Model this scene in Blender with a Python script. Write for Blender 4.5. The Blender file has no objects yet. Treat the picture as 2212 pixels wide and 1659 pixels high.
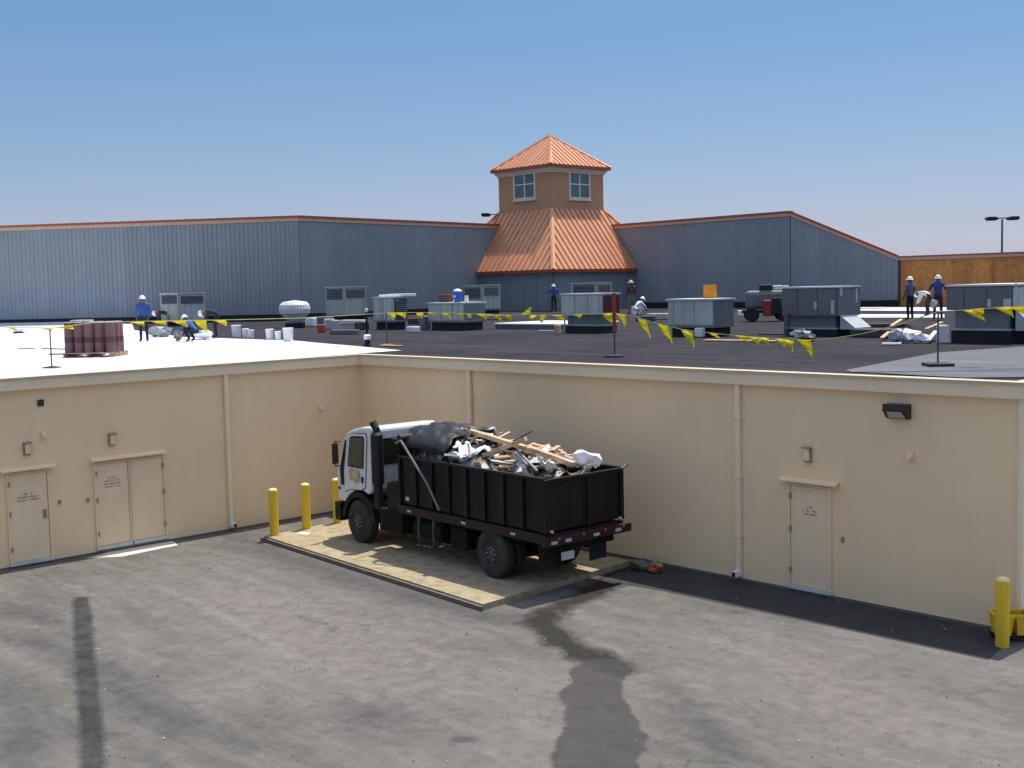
import bpy, bmesh, math, random
import numpy as np
from mathutils import Vector, Matrix
random.seed(7)
R_ = math.radians
scene = bpy.context.scene

# ------------------------------------------------------------------ camera
CAM = Vector((27.1, -19.809, 6.047))
YAW, PITCH, ROLL, FPX = 2.386, -0.081, -0.023, 2608.5
W, H = 2212.0, 1659.0
cy_, sy_, cp_, sp_ = math.cos(YAW), math.sin(YAW), math.cos(PITCH), math.sin(PITCH)
Fv = Vector((cp_*cy_, cp_*sy_, sp_)); Rv0 = Vector((sy_, -cy_, 0)); Uv0 = Rv0.cross(Fv)
Rv = math.cos(ROLL)*Rv0 + math.sin(ROLL)*Uv0
Uv = -math.sin(ROLL)*Rv0 + math.cos(ROLL)*Uv0
cd = bpy.data.cameras.new('camera'); cam = bpy.data.objects.new('camera', cd)
scene.collection.objects.link(cam); scene.camera = cam
cd.sensor_width = 36; cd.sensor_fit = 'HORIZONTAL'; cd.lens = FPX/W*36
cd.clip_start = 0.1; cd.clip_end = 5000
M3 = Matrix((Rv, Uv, -Fv)).transposed()
cam.matrix_world = Matrix.Translation(CAM) @ M3.to_4x4()

# ------------------------------------------------------------------ light
SUN = Vector((-0.27, 1.48, 4.27)).normalized()
el = math.asin(SUN.z); az = math.atan2(SUN.x, SUN.y)
w = bpy.data.worlds.new('World'); scene.world = w; w.use_nodes = True
nt = w.node_tree; nt.nodes.clear()
sky = nt.nodes.new('ShaderNodeTexSky'); sky.sky_type = 'NISHITA'; sky.sun_disc = False
sky.sun_elevation = el; sky.sun_rotation = az % (2*math.pi)
sky.air_density = 1.15; sky.dust_density = 0.35; sky.ozone_density = 5.0; sky.altitude = 50
bg = nt.nodes.new('ShaderNodeBackground'); bg.inputs['Strength'].default_value = 0.15
wo = nt.nodes.new('ShaderNodeOutputWorld')
wtc = nt.nodes.new('ShaderNodeTexCoord'); wsx = nt.nodes.new('ShaderNodeSeparateXYZ'); nt.links.new(wtc.outputs['Generated'], wsx.inputs[0])
# hazy summer sky tinted by elevation; overhead part brightened and warmed to fill shaded walls
wr = nt.nodes.new('ShaderNodeValToRGB'); nt.links.new(wsx.outputs['Z'], wr.inputs[0])
E_ = wr.color_ramp.elements; E_[0].position = 0.0; E_[0].color = (0.20, 0.225, 0.365, 1)
E_[1].position = 0.9; E_[1].color = (1.6, 1.08, 0.72, 1)
for ps, c_ in ((0.045, (0.215, 0.207, 0.28, 1)), (0.11, (0.21, 0.218, 0.256, 1)), (0.22, (0.20, 0.230, 0.258, 1)), (0.40, (0.50, 0.42, 0.38, 1)), (0.6, (1.12, 0.84, 0.60, 1))):
    e_ = E_.new(ps); e_.color = c_
wm = nt.nodes.new('ShaderNodeMix'); wm.data_type = 'RGBA'; wm.blend_type = 'MULTIPLY'; wm.inputs['Factor'].default_value = 1.0
nt.links.new(sky.outputs[0], wm.inputs['A']); nt.links.new(wr.outputs['Color'], wm.inputs['B'])
nt.links.new(wm.outputs['Result'], bg.inputs[0]); nt.links.new(bg.outputs[0], wo.inputs[0])
sd = bpy.data.lights.new('sun', 'SUN'); sd.energy = 2.0; sd.angle = R_(0.53); sd.color = (1.0, 0.94, 0.84)
so = bpy.data.objects.new('sun', sd); scene.collection.objects.link(so)
so.rotation_euler = SUN.to_track_quat('Z', 'Y').to_euler()
so.location = (0, 0, 60)
vs = scene.view_settings; vs.view_transform = 'Standard'; vs.look = 'None'; vs.gamma = 1; vs.exposure = 1.36
vs.use_curve_mapping = False

# ------------------------------------------------------------------ picking points on real planes
HW = 4.225        # roof height
def ray(px, py): return Fv*FPX + Rv*(px-W/2) + Uv*(H/2-py)
def at(px, py, z=0.0):
    d = ray(px, py); return CAM + d*((z-CAM.z)/d.z)
def roof(px, py): return at(px, py, HW)
def onx(px, py, X): d = ray(px, py); return CAM + d*((X-CAM.x)/d.x)
def ony(px, py, Y): d = ray(px, py); return CAM + d*((Y-CAM.y)/d.y)
def onplane(px, py, A, B):      # vertical plane through A and B
    n = Vector((B.y-A.y, A.x-B.x, 0)); d = ray(px, py)
    return CAM + d*((A-CAM).dot(n)/d.dot(n))
def zat(p, py):
    lo, hi = -5.0, 60.0
    for _ in range(50):
        m = (lo+hi)/2; v = Vector((p[0], p[1], m))-CAM
        if H/2 - FPX*v.dot(Uv)/v.dot(Fv) > py: lo = m
        else: hi = m
    return m
def dist(p): return (Vector((p[0], p[1], 0))-Vector((CAM.x, CAM.y, 0))).length

# ------------------------------------------------------------------ materials
def mat(name, col, rough=0.7, metal=0.0, var=0.12, scale=3.0, bump=0.0, bscale=40.0, spec=0.4, trans=0.0, rnd=0.0, dirt=None, coat=0.0):
    m = bpy.data.materials.new(name); m.use_nodes = True
    t = m.node_tree; N = t.nodes; L = t.links
    b = N['Principled BSDF']
    b.inputs['Roughness'].default_value = rough; b.inputs['Metallic'].default_value = metal
    b.inputs['Specular IOR Level'].default_value = spec
    b.inputs['Coat Weight'].default_value = coat
    tc = N.new('ShaderNodeTexCoord')
    n1 = N.new('ShaderNodeTexNoise'); n1.inputs['Scale'].default_value = scale; n1.inputs['Detail'].default_value = 6
    n1.inputs['Roughness'].default_value = 0.65
    L.new(tc.outputs['Object'], n1.inputs['Vector'])
    mr = N.new('ShaderNodeMapRange'); mr.inputs['From Min'].default_value = 0.3; mr.inputs['From Max'].default_value = 0.7
    mr.inputs['To Min'].default_value = 1-var; mr.inputs['To Max'].default_value = 1+var
    L.new(n1.outputs['Fac'], mr.inputs['Value'])
    src = mr.outputs[0]
    if rnd:
        oi = N.new('ShaderNodeObjectInfo'); m2 = N.new('ShaderNodeMapRange')
        m2.inputs['To Min'].default_value = 1-rnd; m2.inputs['To Max'].default_value = 1+rnd
        L.new(oi.outputs['Random'], m2.inputs['Value'])
        mm = N.new('ShaderNodeMath'); mm.operation = 'MULTIPLY'
        L.new(src, mm.inputs[0]); L.new(m2.outputs[0], mm.inputs[1]); src = mm.outputs[0]
    vm = N.new('ShaderNodeVectorMath'); vm.operation = 'SCALE'; vm.inputs[0].default_value = col
    L.new(src, vm.inputs['Scale'])
    out = vm.outputs[0]
    if dirt:    # streaky dirt colour mixed in by stretched noise
        dc, amt = dirt
        mp = N.new('ShaderNodeMapping'); mp.inputs['Scale'].default_value = (2.2, 2.2, 0.25)
        L.new(tc.outputs['Object'], mp.inputs['Vector'])
        n3 = N.new('ShaderNodeTexNoise'); n3.inputs['Scale'].default_value = 1.6; n3.inputs['Detail'].default_value = 8
        L.new(mp.outputs[0], n3.inputs['Vector'])
        m4 = N.new('ShaderNodeMapRange'); m4.inputs['From Min'].default_value = 0.45; m4.inputs['From Max'].default_value = 0.75
        m4.inputs['To Max'].default_value = amt; L.new(n3.outputs['Fac'], m4.inputs['Value'])
        mx = N.new('ShaderNodeMix'); mx.data_type = 'RGBA'; L.new(m4.outputs[0], mx.inputs['Factor'])
        L.new(out, mx.inputs['A']); mx.inputs['B'].default_value = (*dc, 1); out = mx.outputs['Result']
    L.new(out, b.inputs['Base Color'])
    if trans: b.inputs['Transmission Weight'].default_value = trans
    if bump:
        n2 = N.new('ShaderNodeTexNoise'); n2.inputs['Scale'].default_value = bscale; n2.inputs['Detail'].default_value = 5
        L.new(tc.outputs['Object'], n2.inputs['Vector'])
        bp = N.new('ShaderNodeBump'); bp.inputs['Strength'].default_value = bump; bp.inputs['Distance'].default_value = 0.02
        L.new(n2.outputs['Fac'], bp.inputs['Height']); L.new(bp.outputs[0], b.inputs['Normal'])
    return m

MAT = dict(
 stucco=mat('stucco', (0.90, 0.66, 0.41), 0.9, var=0.05, scale=0.35, bump=0.22, bscale=28, spec=0.15, dirt=((0.83, 0.59, 0.355), 0.3)),
 trim=mat('trim', (0.87, 0.70, 0.48), 0.6, var=0.06, scale=1.0, dirt=((0.70, 0.60, 0.45), 0.4)),
 doorpaint=mat('doorpaint', (0.885, 0.66, 0.42), 0.55, var=0.05, scale=1.5, dirt=((0.74, 0.57, 0.36), 0.4)),
 downspout=mat('downspout', (0.88, 0.72, 0.49), 0.5, var=0.04),
 concrete=mat('concrete', (0.34, 0.29, 0.195), 0.9, var=0.10, scale=0.8, bump=0.4, bscale=30, spec=0.2, dirt=((0.20, 0.145, 0.085), 0.85)),
 concrete_dark=mat('concrete_dark', (0.16, 0.13, 0.10), 0.9, var=0.2, scale=3, bump=0.4),
 concrete_pale=mat('concrete_pale', (0.55, 0.53, 0.47), 0.9, var=0.15, scale=3),
 yellow=mat('yellow', (0.84, 0.56, 0.03), 0.5, var=0.08, scale=4, dirt=((0.35, 0.22, 0.04), 0.5)),
 flag=mat('flag', (0.80, 0.72, 0.03), 0.55, var=0.06),
 rope=mat('rope', (0.45, 0.42, 0.20), 0.8),
 grey_panel=mat('grey_panel', (0.25, 0.285, 0.315), 0.45, metal=0.0, var=0.05, scale=0.6, rnd=0.05, spec=0.4),
 hinge_tan=mat('hinge_tan', (0.34, 0.26, 0.17), 0.6),
 coping=mat('coping', (0.56, 0.46, 0.32), 0.6, var=0.1, scale=1.5),
 rust_trim=mat('rust_trim', (0.36, 0.085, 0.04), 0.5, var=0.1),
 salmon=mat('salmon', (0.60, 0.38, 0.27), 0.6, var=0.08),
 plywood=mat('plywood', (0.66, 0.27, 0.075), 0.8, var=0.22, scale=3.5, rnd=0.12, dirt=((0.36, 0.14, 0.045), 0.6)),
 copper=mat('copper', (0.56, 0.255, 0.135), 0.42, metal=0.25, var=0.10, scale=1.2, rnd=0.06, spec=0.5),
 copper_hip=mat('copper_hip', (0.62, 0.30, 0.16), 0.45, metal=0.2, var=0.06),
 tower_stucco=mat('tower_stucco', (0.50, 0.275, 0.155), 0.9, var=0.05, scale=1.0, bump=0.2),
 tower_trim=mat('tower_trim', (0.66, 0.60, 0.52), 0.7, var=0.05),
 glass=mat('glass', (0.05, 0.10, 0.11), 0.08, var=0.2, scale=0.8, spec=0.8),
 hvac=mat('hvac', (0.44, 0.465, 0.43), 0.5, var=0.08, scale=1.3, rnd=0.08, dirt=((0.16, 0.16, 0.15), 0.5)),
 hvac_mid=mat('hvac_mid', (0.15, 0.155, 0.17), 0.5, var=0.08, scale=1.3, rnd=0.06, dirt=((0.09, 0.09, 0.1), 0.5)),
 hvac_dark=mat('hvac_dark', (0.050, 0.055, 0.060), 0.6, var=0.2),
 hvac_top=mat('hvac_top', (0.60, 0.60, 0.58), 0.6, var=0.1),
 galv=mat('galv', (0.38, 0.41, 0.43), 0.6, metal=0.1, var=0.15, scale=4),
 curbblack=mat('curbblack', (0.018, 0.018, 0.020), 0.85, var=0.2),
 white=mat('white', (0.80, 0.80, 0.80), 0.5, var=0.05),
 whiteplastic=mat('whiteplastic', (0.72, 0.74, 0.78), 0.4, var=0.1),
 label=mat('label', (0.48, 0.49, 0.52), 0.6, var=0.05),
 redmetal=mat('redmetal', (0.30, 0.03, 0.025), 0.5, var=0.15),
 darkred=mat('darkred', (0.085, 0.02, 0.02), 0.7, var=.3),
 orange=mat('orange', (0.62, 0.26, 0.02), 0.6, var=0.15, scale=5),
 blueplastic=mat('blueplastic', (0.02, 0.09, 0.45), 0.4),
 black=mat('black', (0.012, 0.012, 0.014), 0.55, var=0.2),
 blackrubber=mat('blackrubber', (0.020, 0.020, 0.021), 0.9, var=0.25, scale=8),
 tyre=mat('tyre', (0.030, 0.028, 0.025), 0.9, var=0.25, scale=6, dirt=((0.085, 0.075, 0.060), 0.6)),
 rollwrap=mat('rollwrap', (0.19, 0.095, 0.10), 0.7, var=0.12, rnd=0.15),
 wood=mat('wood', (0.52, 0.38, 0.24), 0.85, var=0.2, scale=6, rnd=0.2, dirt=((0.25, 0.16, 0.09), 0.6)),
 truckwhite=mat('truckwhite', (0.70, 0.71, 0.70), 0.32, var=0.03, coat=0.3, dirt=((0.45, 0.42, 0.38), 0.35)),
 truckblack=mat('truckblack', (0.006, 0.0062, 0.006), 0.5, var=0.4, scale=3, bump=0.8, bscale=2.2, spec=0.25, dirt=((0.026, 0.019, 0.013), 0.75)),
 truckrail=mat('truckrail', (0.020, 0.008, 0.008), 0.6, var=0.3, scale=5),
 chassis=mat('chassis', (0.008, 0.008, 0.008), 0.85, var=0.3, scale=5, spec=.2, dirt=((0.025, 0.02, 0.016), 0.6)),
 rim=mat('rim', (0.10, 0.10, 0.10), 0.6, metal=0.3, var=0.3, scale=7),
 truckglass=mat('truckglass', (0.030, 0.045, 0.020), 0.06, var=0.3, scale=2, spec=0.9),
 gold=mat('gold', (0.50, 0.38, 0.18), 0.6, var=0.3, scale=12),
 tarp=mat('tarp', (0.009, 0.009, 0.011), 0.45, var=0.4, bump=0.9, bscale=6, spec=0.35),
 armgrey=mat('armgrey', (0.17, 0.17, 0.17), 0.5, metal=0.3),
 membrane_scrap=mat('membrane_scrap', (0.80, 0.80, 0.78), 0.6, var=0.25, scale=3, rnd=0.3),
 dark_scrap=mat('dark_scrap', (0.05, 0.05, 0.055), 0.8, var=0.4, scale=5, rnd=0.3),
 reflector=mat('reflector', (0.45, 0.42, 0.40), 0.3),
 redlens=mat('redlens', (0.40, 0.02, 0.02), 0.3),
 skin=mat('skin', (0.22, 0.11, 0.07), 0.6),
 blueshirt=mat('blueshirt', (0.035, 0.085, 0.30), 0.85, var=0.2, scale=6),
 greyshirt=mat('greyshirt', (0.11, 0.14, 0.21), 0.85, var=0.2, scale=6),
 darkshirt=mat('darkshirt', (0.035, 0.028, 0.035), 0.85, var=0.2),
 whiteshirt=mat('whiteshirt', (0.70, 0.70, 0.72), 0.85, var=0.08),
 brownshirt=mat('brownshirt', (0.10, 0.05, 0.05), 0.85),
 darkpants=mat('darkpants', (0.018, 0.022, 0.030), 0.9, var=0.2),
 greypants=mat('greypants', (0.16, 0.17, 0.15), 0.9, var=0.2),
 brownpants=mat('brownpants', (0.06, 0.035, 0.03), 0.9),
 hardhat=mat('hardhat', (0.80, 0.79, 0.77), 0.35),
 tanhat=mat('tanhat', (0.62, 0.45, 0.22), 0.6),
 print_ink=mat('print_ink', (0.10, 0.09, 0.12), 0.8),
 brownhole=mat('brownhole', (0.06, 0.035, 0.02), 0.8),
 lamp_bronze=mat('lamp_bronze', (0.035, 0.030, 0.025), 0.5),
 lens=mat('lens', (0.42, 0.42, 0.44), 0.2, var=0.2),
 steel_pole=mat('steel_pole', (0.10, 0.13, 0.17), 0.5),
)

# roof dark membrane with old seams and patches
def roofmat(name, col, var, seam):
    m = mat(name, col, 0.98, var=var, scale=0.35, bump=0.3, bscale=20, spec=0.04)
    t = m.node_tree; N = t.nodes; L = t.links; b = N['Principled BSDF']
    src = b.inputs['Base Color'].links[0].from_socket
    tc = N.new('ShaderNodeTexCoord'); mp = N.new('ShaderNodeMapping'); mp.inputs['Scale'].default_value = (0.10, 1.2, 1)
    mp.inputs['Rotation'].default_value = (0, 0, R_(4))
    L.new(tc.outputs['Object'], mp.inputs[0])
    n = N.new('ShaderNodeTexNoise'); n.inputs['Scale'].default_value = 1.1; n.inputs['Detail'].default_value = 9; n.inputs['Roughness'].default_value = 0.7
    L.new(mp.outputs[0], n.inputs['Vector'])
    mr = N.new('ShaderNodeMapRange'); mr.inputs['From Min'].default_value = 0.48; mr.inputs['From Max'].default_value = 0.72; mr.inputs['To Max'].default_value = seam
    L.new(n.outputs['Fac'], mr.inputs['Value'])
    mx = N.new('ShaderNodeMix'); mx.data_type = 'RGBA'; L.new(mr.outputs[0], mx.inputs['Factor']); L.new(src, mx.inputs['A'])
    mx.inputs['B'].default_value = (min(1, col[0]*2.1), min(1, col[1]*2.1), min(1, col[2]*2.1), 1)
    L.new(mx.outputs['Result'], b.inputs['Base Color']); return m
MAT['roofdark'] = roofmat('roofdark', (0.036, 0.035, 0.041), 0.25, 0.5)
MAT['roofgrey'] = roofmat('roofgrey', (0.125, 0.135, 0.148), 0.15, 0.3)
fm = MAT['flag']; ft_ = fm.node_tree; tl = ft_.nodes.new('ShaderNodeBsdfTranslucent'); tl.inputs[0].default_value = (0.85, 0.78, 0.03, 1)
ms_ = ft_.nodes.new('ShaderNodeMixShader'); ms_.inputs[0].default_value = 0.5
ft_.links.new(ft_.nodes['Principled BSDF'].outputs[0], ms_.inputs[1]); ft_.links.new(tl.outputs[0], ms_.inputs[2]); ft_.links.new(ms_.outputs[0], ft_.nodes['Material Output'].inputs[0])
MAT['roofwhite'] = mat('roofwhite', (0.66, 0.68, 0.73), 0.5, var=0.10, scale=0.7, rnd=0.03, dirt=((0.44, 0.46, 0.52), 0.6))

# ------------------------------------------------------------------ mesh builder
col = scene.collection
class MB:
    def __init__(s): s.v = []; s.f = []; s.mi = []; s.smooth = False
    def add(s, vs, fs, mi=0):
        o = len(s.v); s.v += [tuple(v) for v in vs]; s.f += [tuple(i+o for i in f) for f in fs]; s.mi += [mi]*len(fs); return s
    def box(s, a, b, M=None, mi=0):
        x0, y0, z0 = a; x1, y1, z1 = b
        vs = [Vector(p) for p in ((x0,y0,z0),(x1,y0,z0),(x1,y1,z0),(x0,y1,z0),(x0,y0,z1),(x1,y0,z1),(x1,y1,z1),(x0,y1,z1))]
        if M is not None: vs = [M @ v for v in vs]
        return s.add(vs, [(0,3,2,1),(4,5,6,7),(0,1,5,4),(1,2,6,5),(2,3,7,6),(3,0,4,7)], mi)
    def tube(s, p, q, r, r2=None, n=10, cap=True, mi=0):
        p, q = Vector(p), Vector(q); r2 = r if r2 is None else r2
        d = (q-p).normalized(); a = d.orthogonal().normalized(); b = d.cross(a)
        vs = []
        for c, rr in ((p, r), (q, r2)):
            for i in range(n):
                t = 2*math.pi*i/n; vs.append(c + a*rr*math.cos(t) + b*rr*math.sin(t))
        fs = [(i, (i+1) % n, n+(i+1) % n, n+i) for i in range(n)]
        if cap: fs += [tuple(range(n))[::-1], tuple(range(n, 2*n))]
        return s.add(vs, fs, mi)
    def path(s, pts, r, n=6, mi=0):
        for a, b in zip(pts[:-1], pts[1:]): s.tube(a, b, r, n=n, mi=mi)
        return s
    def lathe(s, c, prof, n=20, axis='z', mi=0):   # prof list of (r, h)
        c = Vector(c); vs = []
        for r, h in prof:
            for i in range(n):
                t = 2*math.pi*i/n
                if axis == 'z': vs.append(c+Vector((r*math.cos(t), r*math.sin(t), h)))
                elif axis == 'y': vs.append(c+Vector((r*math.cos(t), h, r*math.sin(t))))
                else: vs.append(c+Vector((h, r*math.cos(t), r*math.sin(t))))
        fs = []
        for k in range(len(prof)-1):
            for i in range(n):
                fs.append((k*n+i, k*n+(i+1) % n, (k+1)*n+(i+1) % n, (k+1)*n+i))
        fs.append(tuple(range(n))[::-1]); fs.append(tuple(range((len(prof)-1)*n, len(prof)*n)))
        return s.add(vs, fs, mi)
    def prism(s, poly, d0, d1, axis='z', mi=0):     # poly of 2D pts extruded along axis
        n = len(poly); vs = []
        for d in (d0, d1):
            for a, b in poly:
                vs.append((a, b, d) if axis == 'z' else ((a, d, b) if axis == 'y' else (d, a, b)))
        return s.add(vs, [tuple(range(n))[::-1], tuple(range(n, 2*n))] + [(i, (i+1) % n, n+(i+1) % n, n+i) for i in range(n)], mi)
    def build(s, name, m, parent=None, bevel=0, smooth=False, props=None):
        me = bpy.data.meshes.new(name); me.from_pydata(s.v, [], s.f); me.update()
        ms = m if isinstance(m, (list, tuple)) else [m]
        for k in ms: me.materials.append(MAT[k] if isinstance(k, str) else k)
        me.polygons.foreach_set('material_index', s.mi)
        bm = bmesh.new(); bm.from_mesh(me); bmesh.ops.recalc_face_normals(bm, faces=bm.faces); bm.to_mesh(me); bm.free()
        if smooth: me.polygons.foreach_set('use_smooth', [True]*len(me.polygons))
        o = bpy.data.objects.new(name, me); col.objects.link(o)
        if parent is not None: o.parent = parent; o.matrix_parent_inverse = parent.matrix_world.inverted() if False else inv(parent)
        if bevel:
            b = o.modifiers.new('bevel', 'BEVEL'); b.width = bevel; b.segments = 2; b.limit_method = 'ANGLE'; b.angle_limit = R_(40)
        return o
def inv(p):
    M = Matrix.LocRotScale(p.location, p.rotation_euler, None)
    if p.parent: M = world_of(p)
    return M.inverted()
def world_of(p):
    M = Matrix.LocRotScale(p.location, p.rotation_euler, None)
    if p.parent: return world_of(p.parent) @ p.matrix_parent_inverse @ M
    return M
def tag(o, label=None, cat=None, group=None, kind=None):
    if label: o['label'] = label
    if cat: o['category'] = cat
    if group: o['group'] = group
    if kind: o['kind'] = kind
    return o
def thing(name, label, cat, loc=(0, 0, 0), rz=0, group=None):
    o = bpy.data.objects.new(name, None); o.empty_display_size = 0.2; col.objects.link(o)
    o.location = loc; o.rotation_euler = (0, 0, rz); return tag(o, label, cat, group)
def lat(mb, name, m, parent, **k):    # build in local coordinates of parent
    o = mb.build(name, m, None, **k); o.parent = parent; return o
def copy_tree(o, parent=None):
    c = o.copy(); col.objects.link(c); c.parent = parent
    if parent is not None: c.matrix_parent_inverse = o.matrix_parent_inverse.copy()
    for ch in list(o.children): copy_tree(ch, c)
    return c

# ------------------------------------------------------------------ ground (one sheet, stains as an attribute)
def sdf_poly(P, poly):
    poly = np.array(poly); n = len(poly); d = np.full(len(P), 1e9); inside = np.zeros(len(P), bool)
    for i in range(n):
        a = poly[i]; b = poly[(i+1) % n]; e = b-a; v = P-a
        t = np.clip((v@e)/(e@e), 0, 1); dd = np.linalg.norm(v-t[:, None]*e, axis=1); d = np.minimum(d, dd)
        c = ((a[1] > P[:, 1]) != (b[1] > P[:, 1]))
        with np.errstate(divide='ignore', invalid='ignore'):
            xi = (b[0]-a[0])*(P[:, 1]-a[1])/(b[1]-a[1])+a[0]
        inside ^= c & (P[:, 0] < xi)
    return np.where(inside, -d, d)
def sdf_line(P, pts, wd):
    pts = np.array(pts); d = np.full(len(P), 1e9)
    for a, b, w0, w1 in zip(pts[:-1], pts[1:], wd[:-1], wd[1:]):
        e = b-a; v = P-a; t = np.clip((v@e)/(e@e), 0, 1)
        d = np.minimum(d, np.linalg.norm(v-t[:, None]*e, axis=1)-(w0+(w1-w0)*t))
    return d
def g2(*px): return [tuple(at(*p)[:2]) for p in px]
def build_ground():
    def axis(a, b, st, far):
        L = [a-10**k*3 for k in (0.2, 0.5, 1, 1.5, 2, 2.5) if True][::-1]
        L = [a-far, a-far/3, a-far/10, a-20, a-8, a-3]
        M = list(np.arange(a, b+1e-6, st))
        return np.array(L+M+[b+3, b+8, b+20, b+far/10, b+far/3, b+far])
    xs = axis(-0.5, 27, 0.1, 1500); ys = axis(-21, 0.5, 0.1, 1500)
    X, Y = np.meshgrid(xs, ys); P = np.stack([X.ravel(), Y.ravel()], 1)
    nx, ny = len(xs), len(ys)
    idx = np.arange(nx*ny).reshape(ny, nx)
    F = np.stack([idx[:-1, :-1].ravel(), idx[:-1, 1:].ravel(), idx[1:, 1:].ravel(), idx[1:, :-1].ravel()], 1)
    me = bpy.data.meshes.new('ground')
    me.from_pydata([(x, y, 0) for x, y in P.tolist()], [], F.tolist()); me.update()
    def attr(name, v):
        a = me.attributes.new(name, 'FLOAT', 'POINT'); a.data.foreach_set('value', np.clip(v, -3, 3).astype(np.float32))
    wet = sdf_poly(P, g2((1222,1445),(1238,1470),(1210,1500),(1222,1535),(1216,1580),(1196,1618),(1200,1700),(1390,1700),(1384,1640),(1402,1590),(1375,1545),(1345,1505),(1352,1440),(1335,1425),(1280,1425)))
    attr('wet', wet)
    tr = sdf_line(P, g2((1345,1228),(1322,1255),(1262,1292),(1185,1318),(1175,1350),(1215,1385),(1275,1415),(1335,1440)), [0.30,.38,.28,.30,.36,.30,.34,.3])
    attr('trail', tr)
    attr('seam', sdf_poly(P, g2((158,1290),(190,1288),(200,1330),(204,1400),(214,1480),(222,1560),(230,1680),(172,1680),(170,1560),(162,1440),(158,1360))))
    sm = np.minimum(sdf_line(P, g2((20,1370),(90,1385),(150,1410),(240,1470),(300,1520),(400,1570)), [.25,.3,.25,.35,.4,.3]),
         np.minimum(sdf_line(P, g2((735,1520),(800,1545),(850,1560)), [.1,.45,.15]), sdf_line(P, g2((0,1460),(60,1540),(30,1659)), [.1,.2,.3])))
    sm = np.minimum(sm, sdf_line(P, g2((560,1180),(700,1230),(900,1290),(1040,1330),(1150,1335)), [.3,.4,.5,.4,.3]))
    sm = np.minimum(sm, sdf_line(P, g2((480,1150),(560,1175)), [.15,.25]))
    sm = np.minimum(sm, sdf_line(P, g2((0,1320),(70,1330),(130,1345)), [.3,.3,.1])); sm = np.minimum(sm, sdf_line(P, g2((1440,1480),(1520,1560),(1600,1640)), [.05,.15,.1]))
    attr('smudge', sm)
    attr('spot', sdf_line(P, g2((985,1597),(1018,1597)), [.10, .10]))
    lt = np.minimum(sdf_line(P, g2((340,1265),(420,1300),(520,1350),(640,1420)), [.03,.06,.06,.02]), sdf_line(P, g2((335,1408),(375,1400)), [.04,.05]))
    lt = np.minimum(lt, sdf_line(P, g2((165,1265),(178,1268)), [.07,.09]))
    lt = np.minimum(lt, sdf_line(P, g2((882,1337),(883,1337)), [.02,.02]))
    attr('pale', lt)
    pink = np.minimum(sdf_line(P, g2((420,1280),(560,1310),(760,1400),(900,1480)), [.6,1.3,1.8,1.2]), sdf_line(P, g2((1150,1500),(1180,1600)), [.3,.5]))
    pink = np.minimum(pink, sdf_line(P, g2((1500,1380),(1700,1420),(1900,1560),(2212,1640)), [.4,.8,1.2,.9]))
    attr('pink', pink)
    attr('crack', sdf_line(P, g2((1335,1440),(1330,1470),(1328,1520)), [.012,.02,.008]))
    me.materials.append(asphalt_mat())
    o = bpy.data.objects.new('ground', me); col.objects.link(o)
    return tag(o, 'weathered grey asphalt yard with oil stains and a wet trail', kind='structure')

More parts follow.
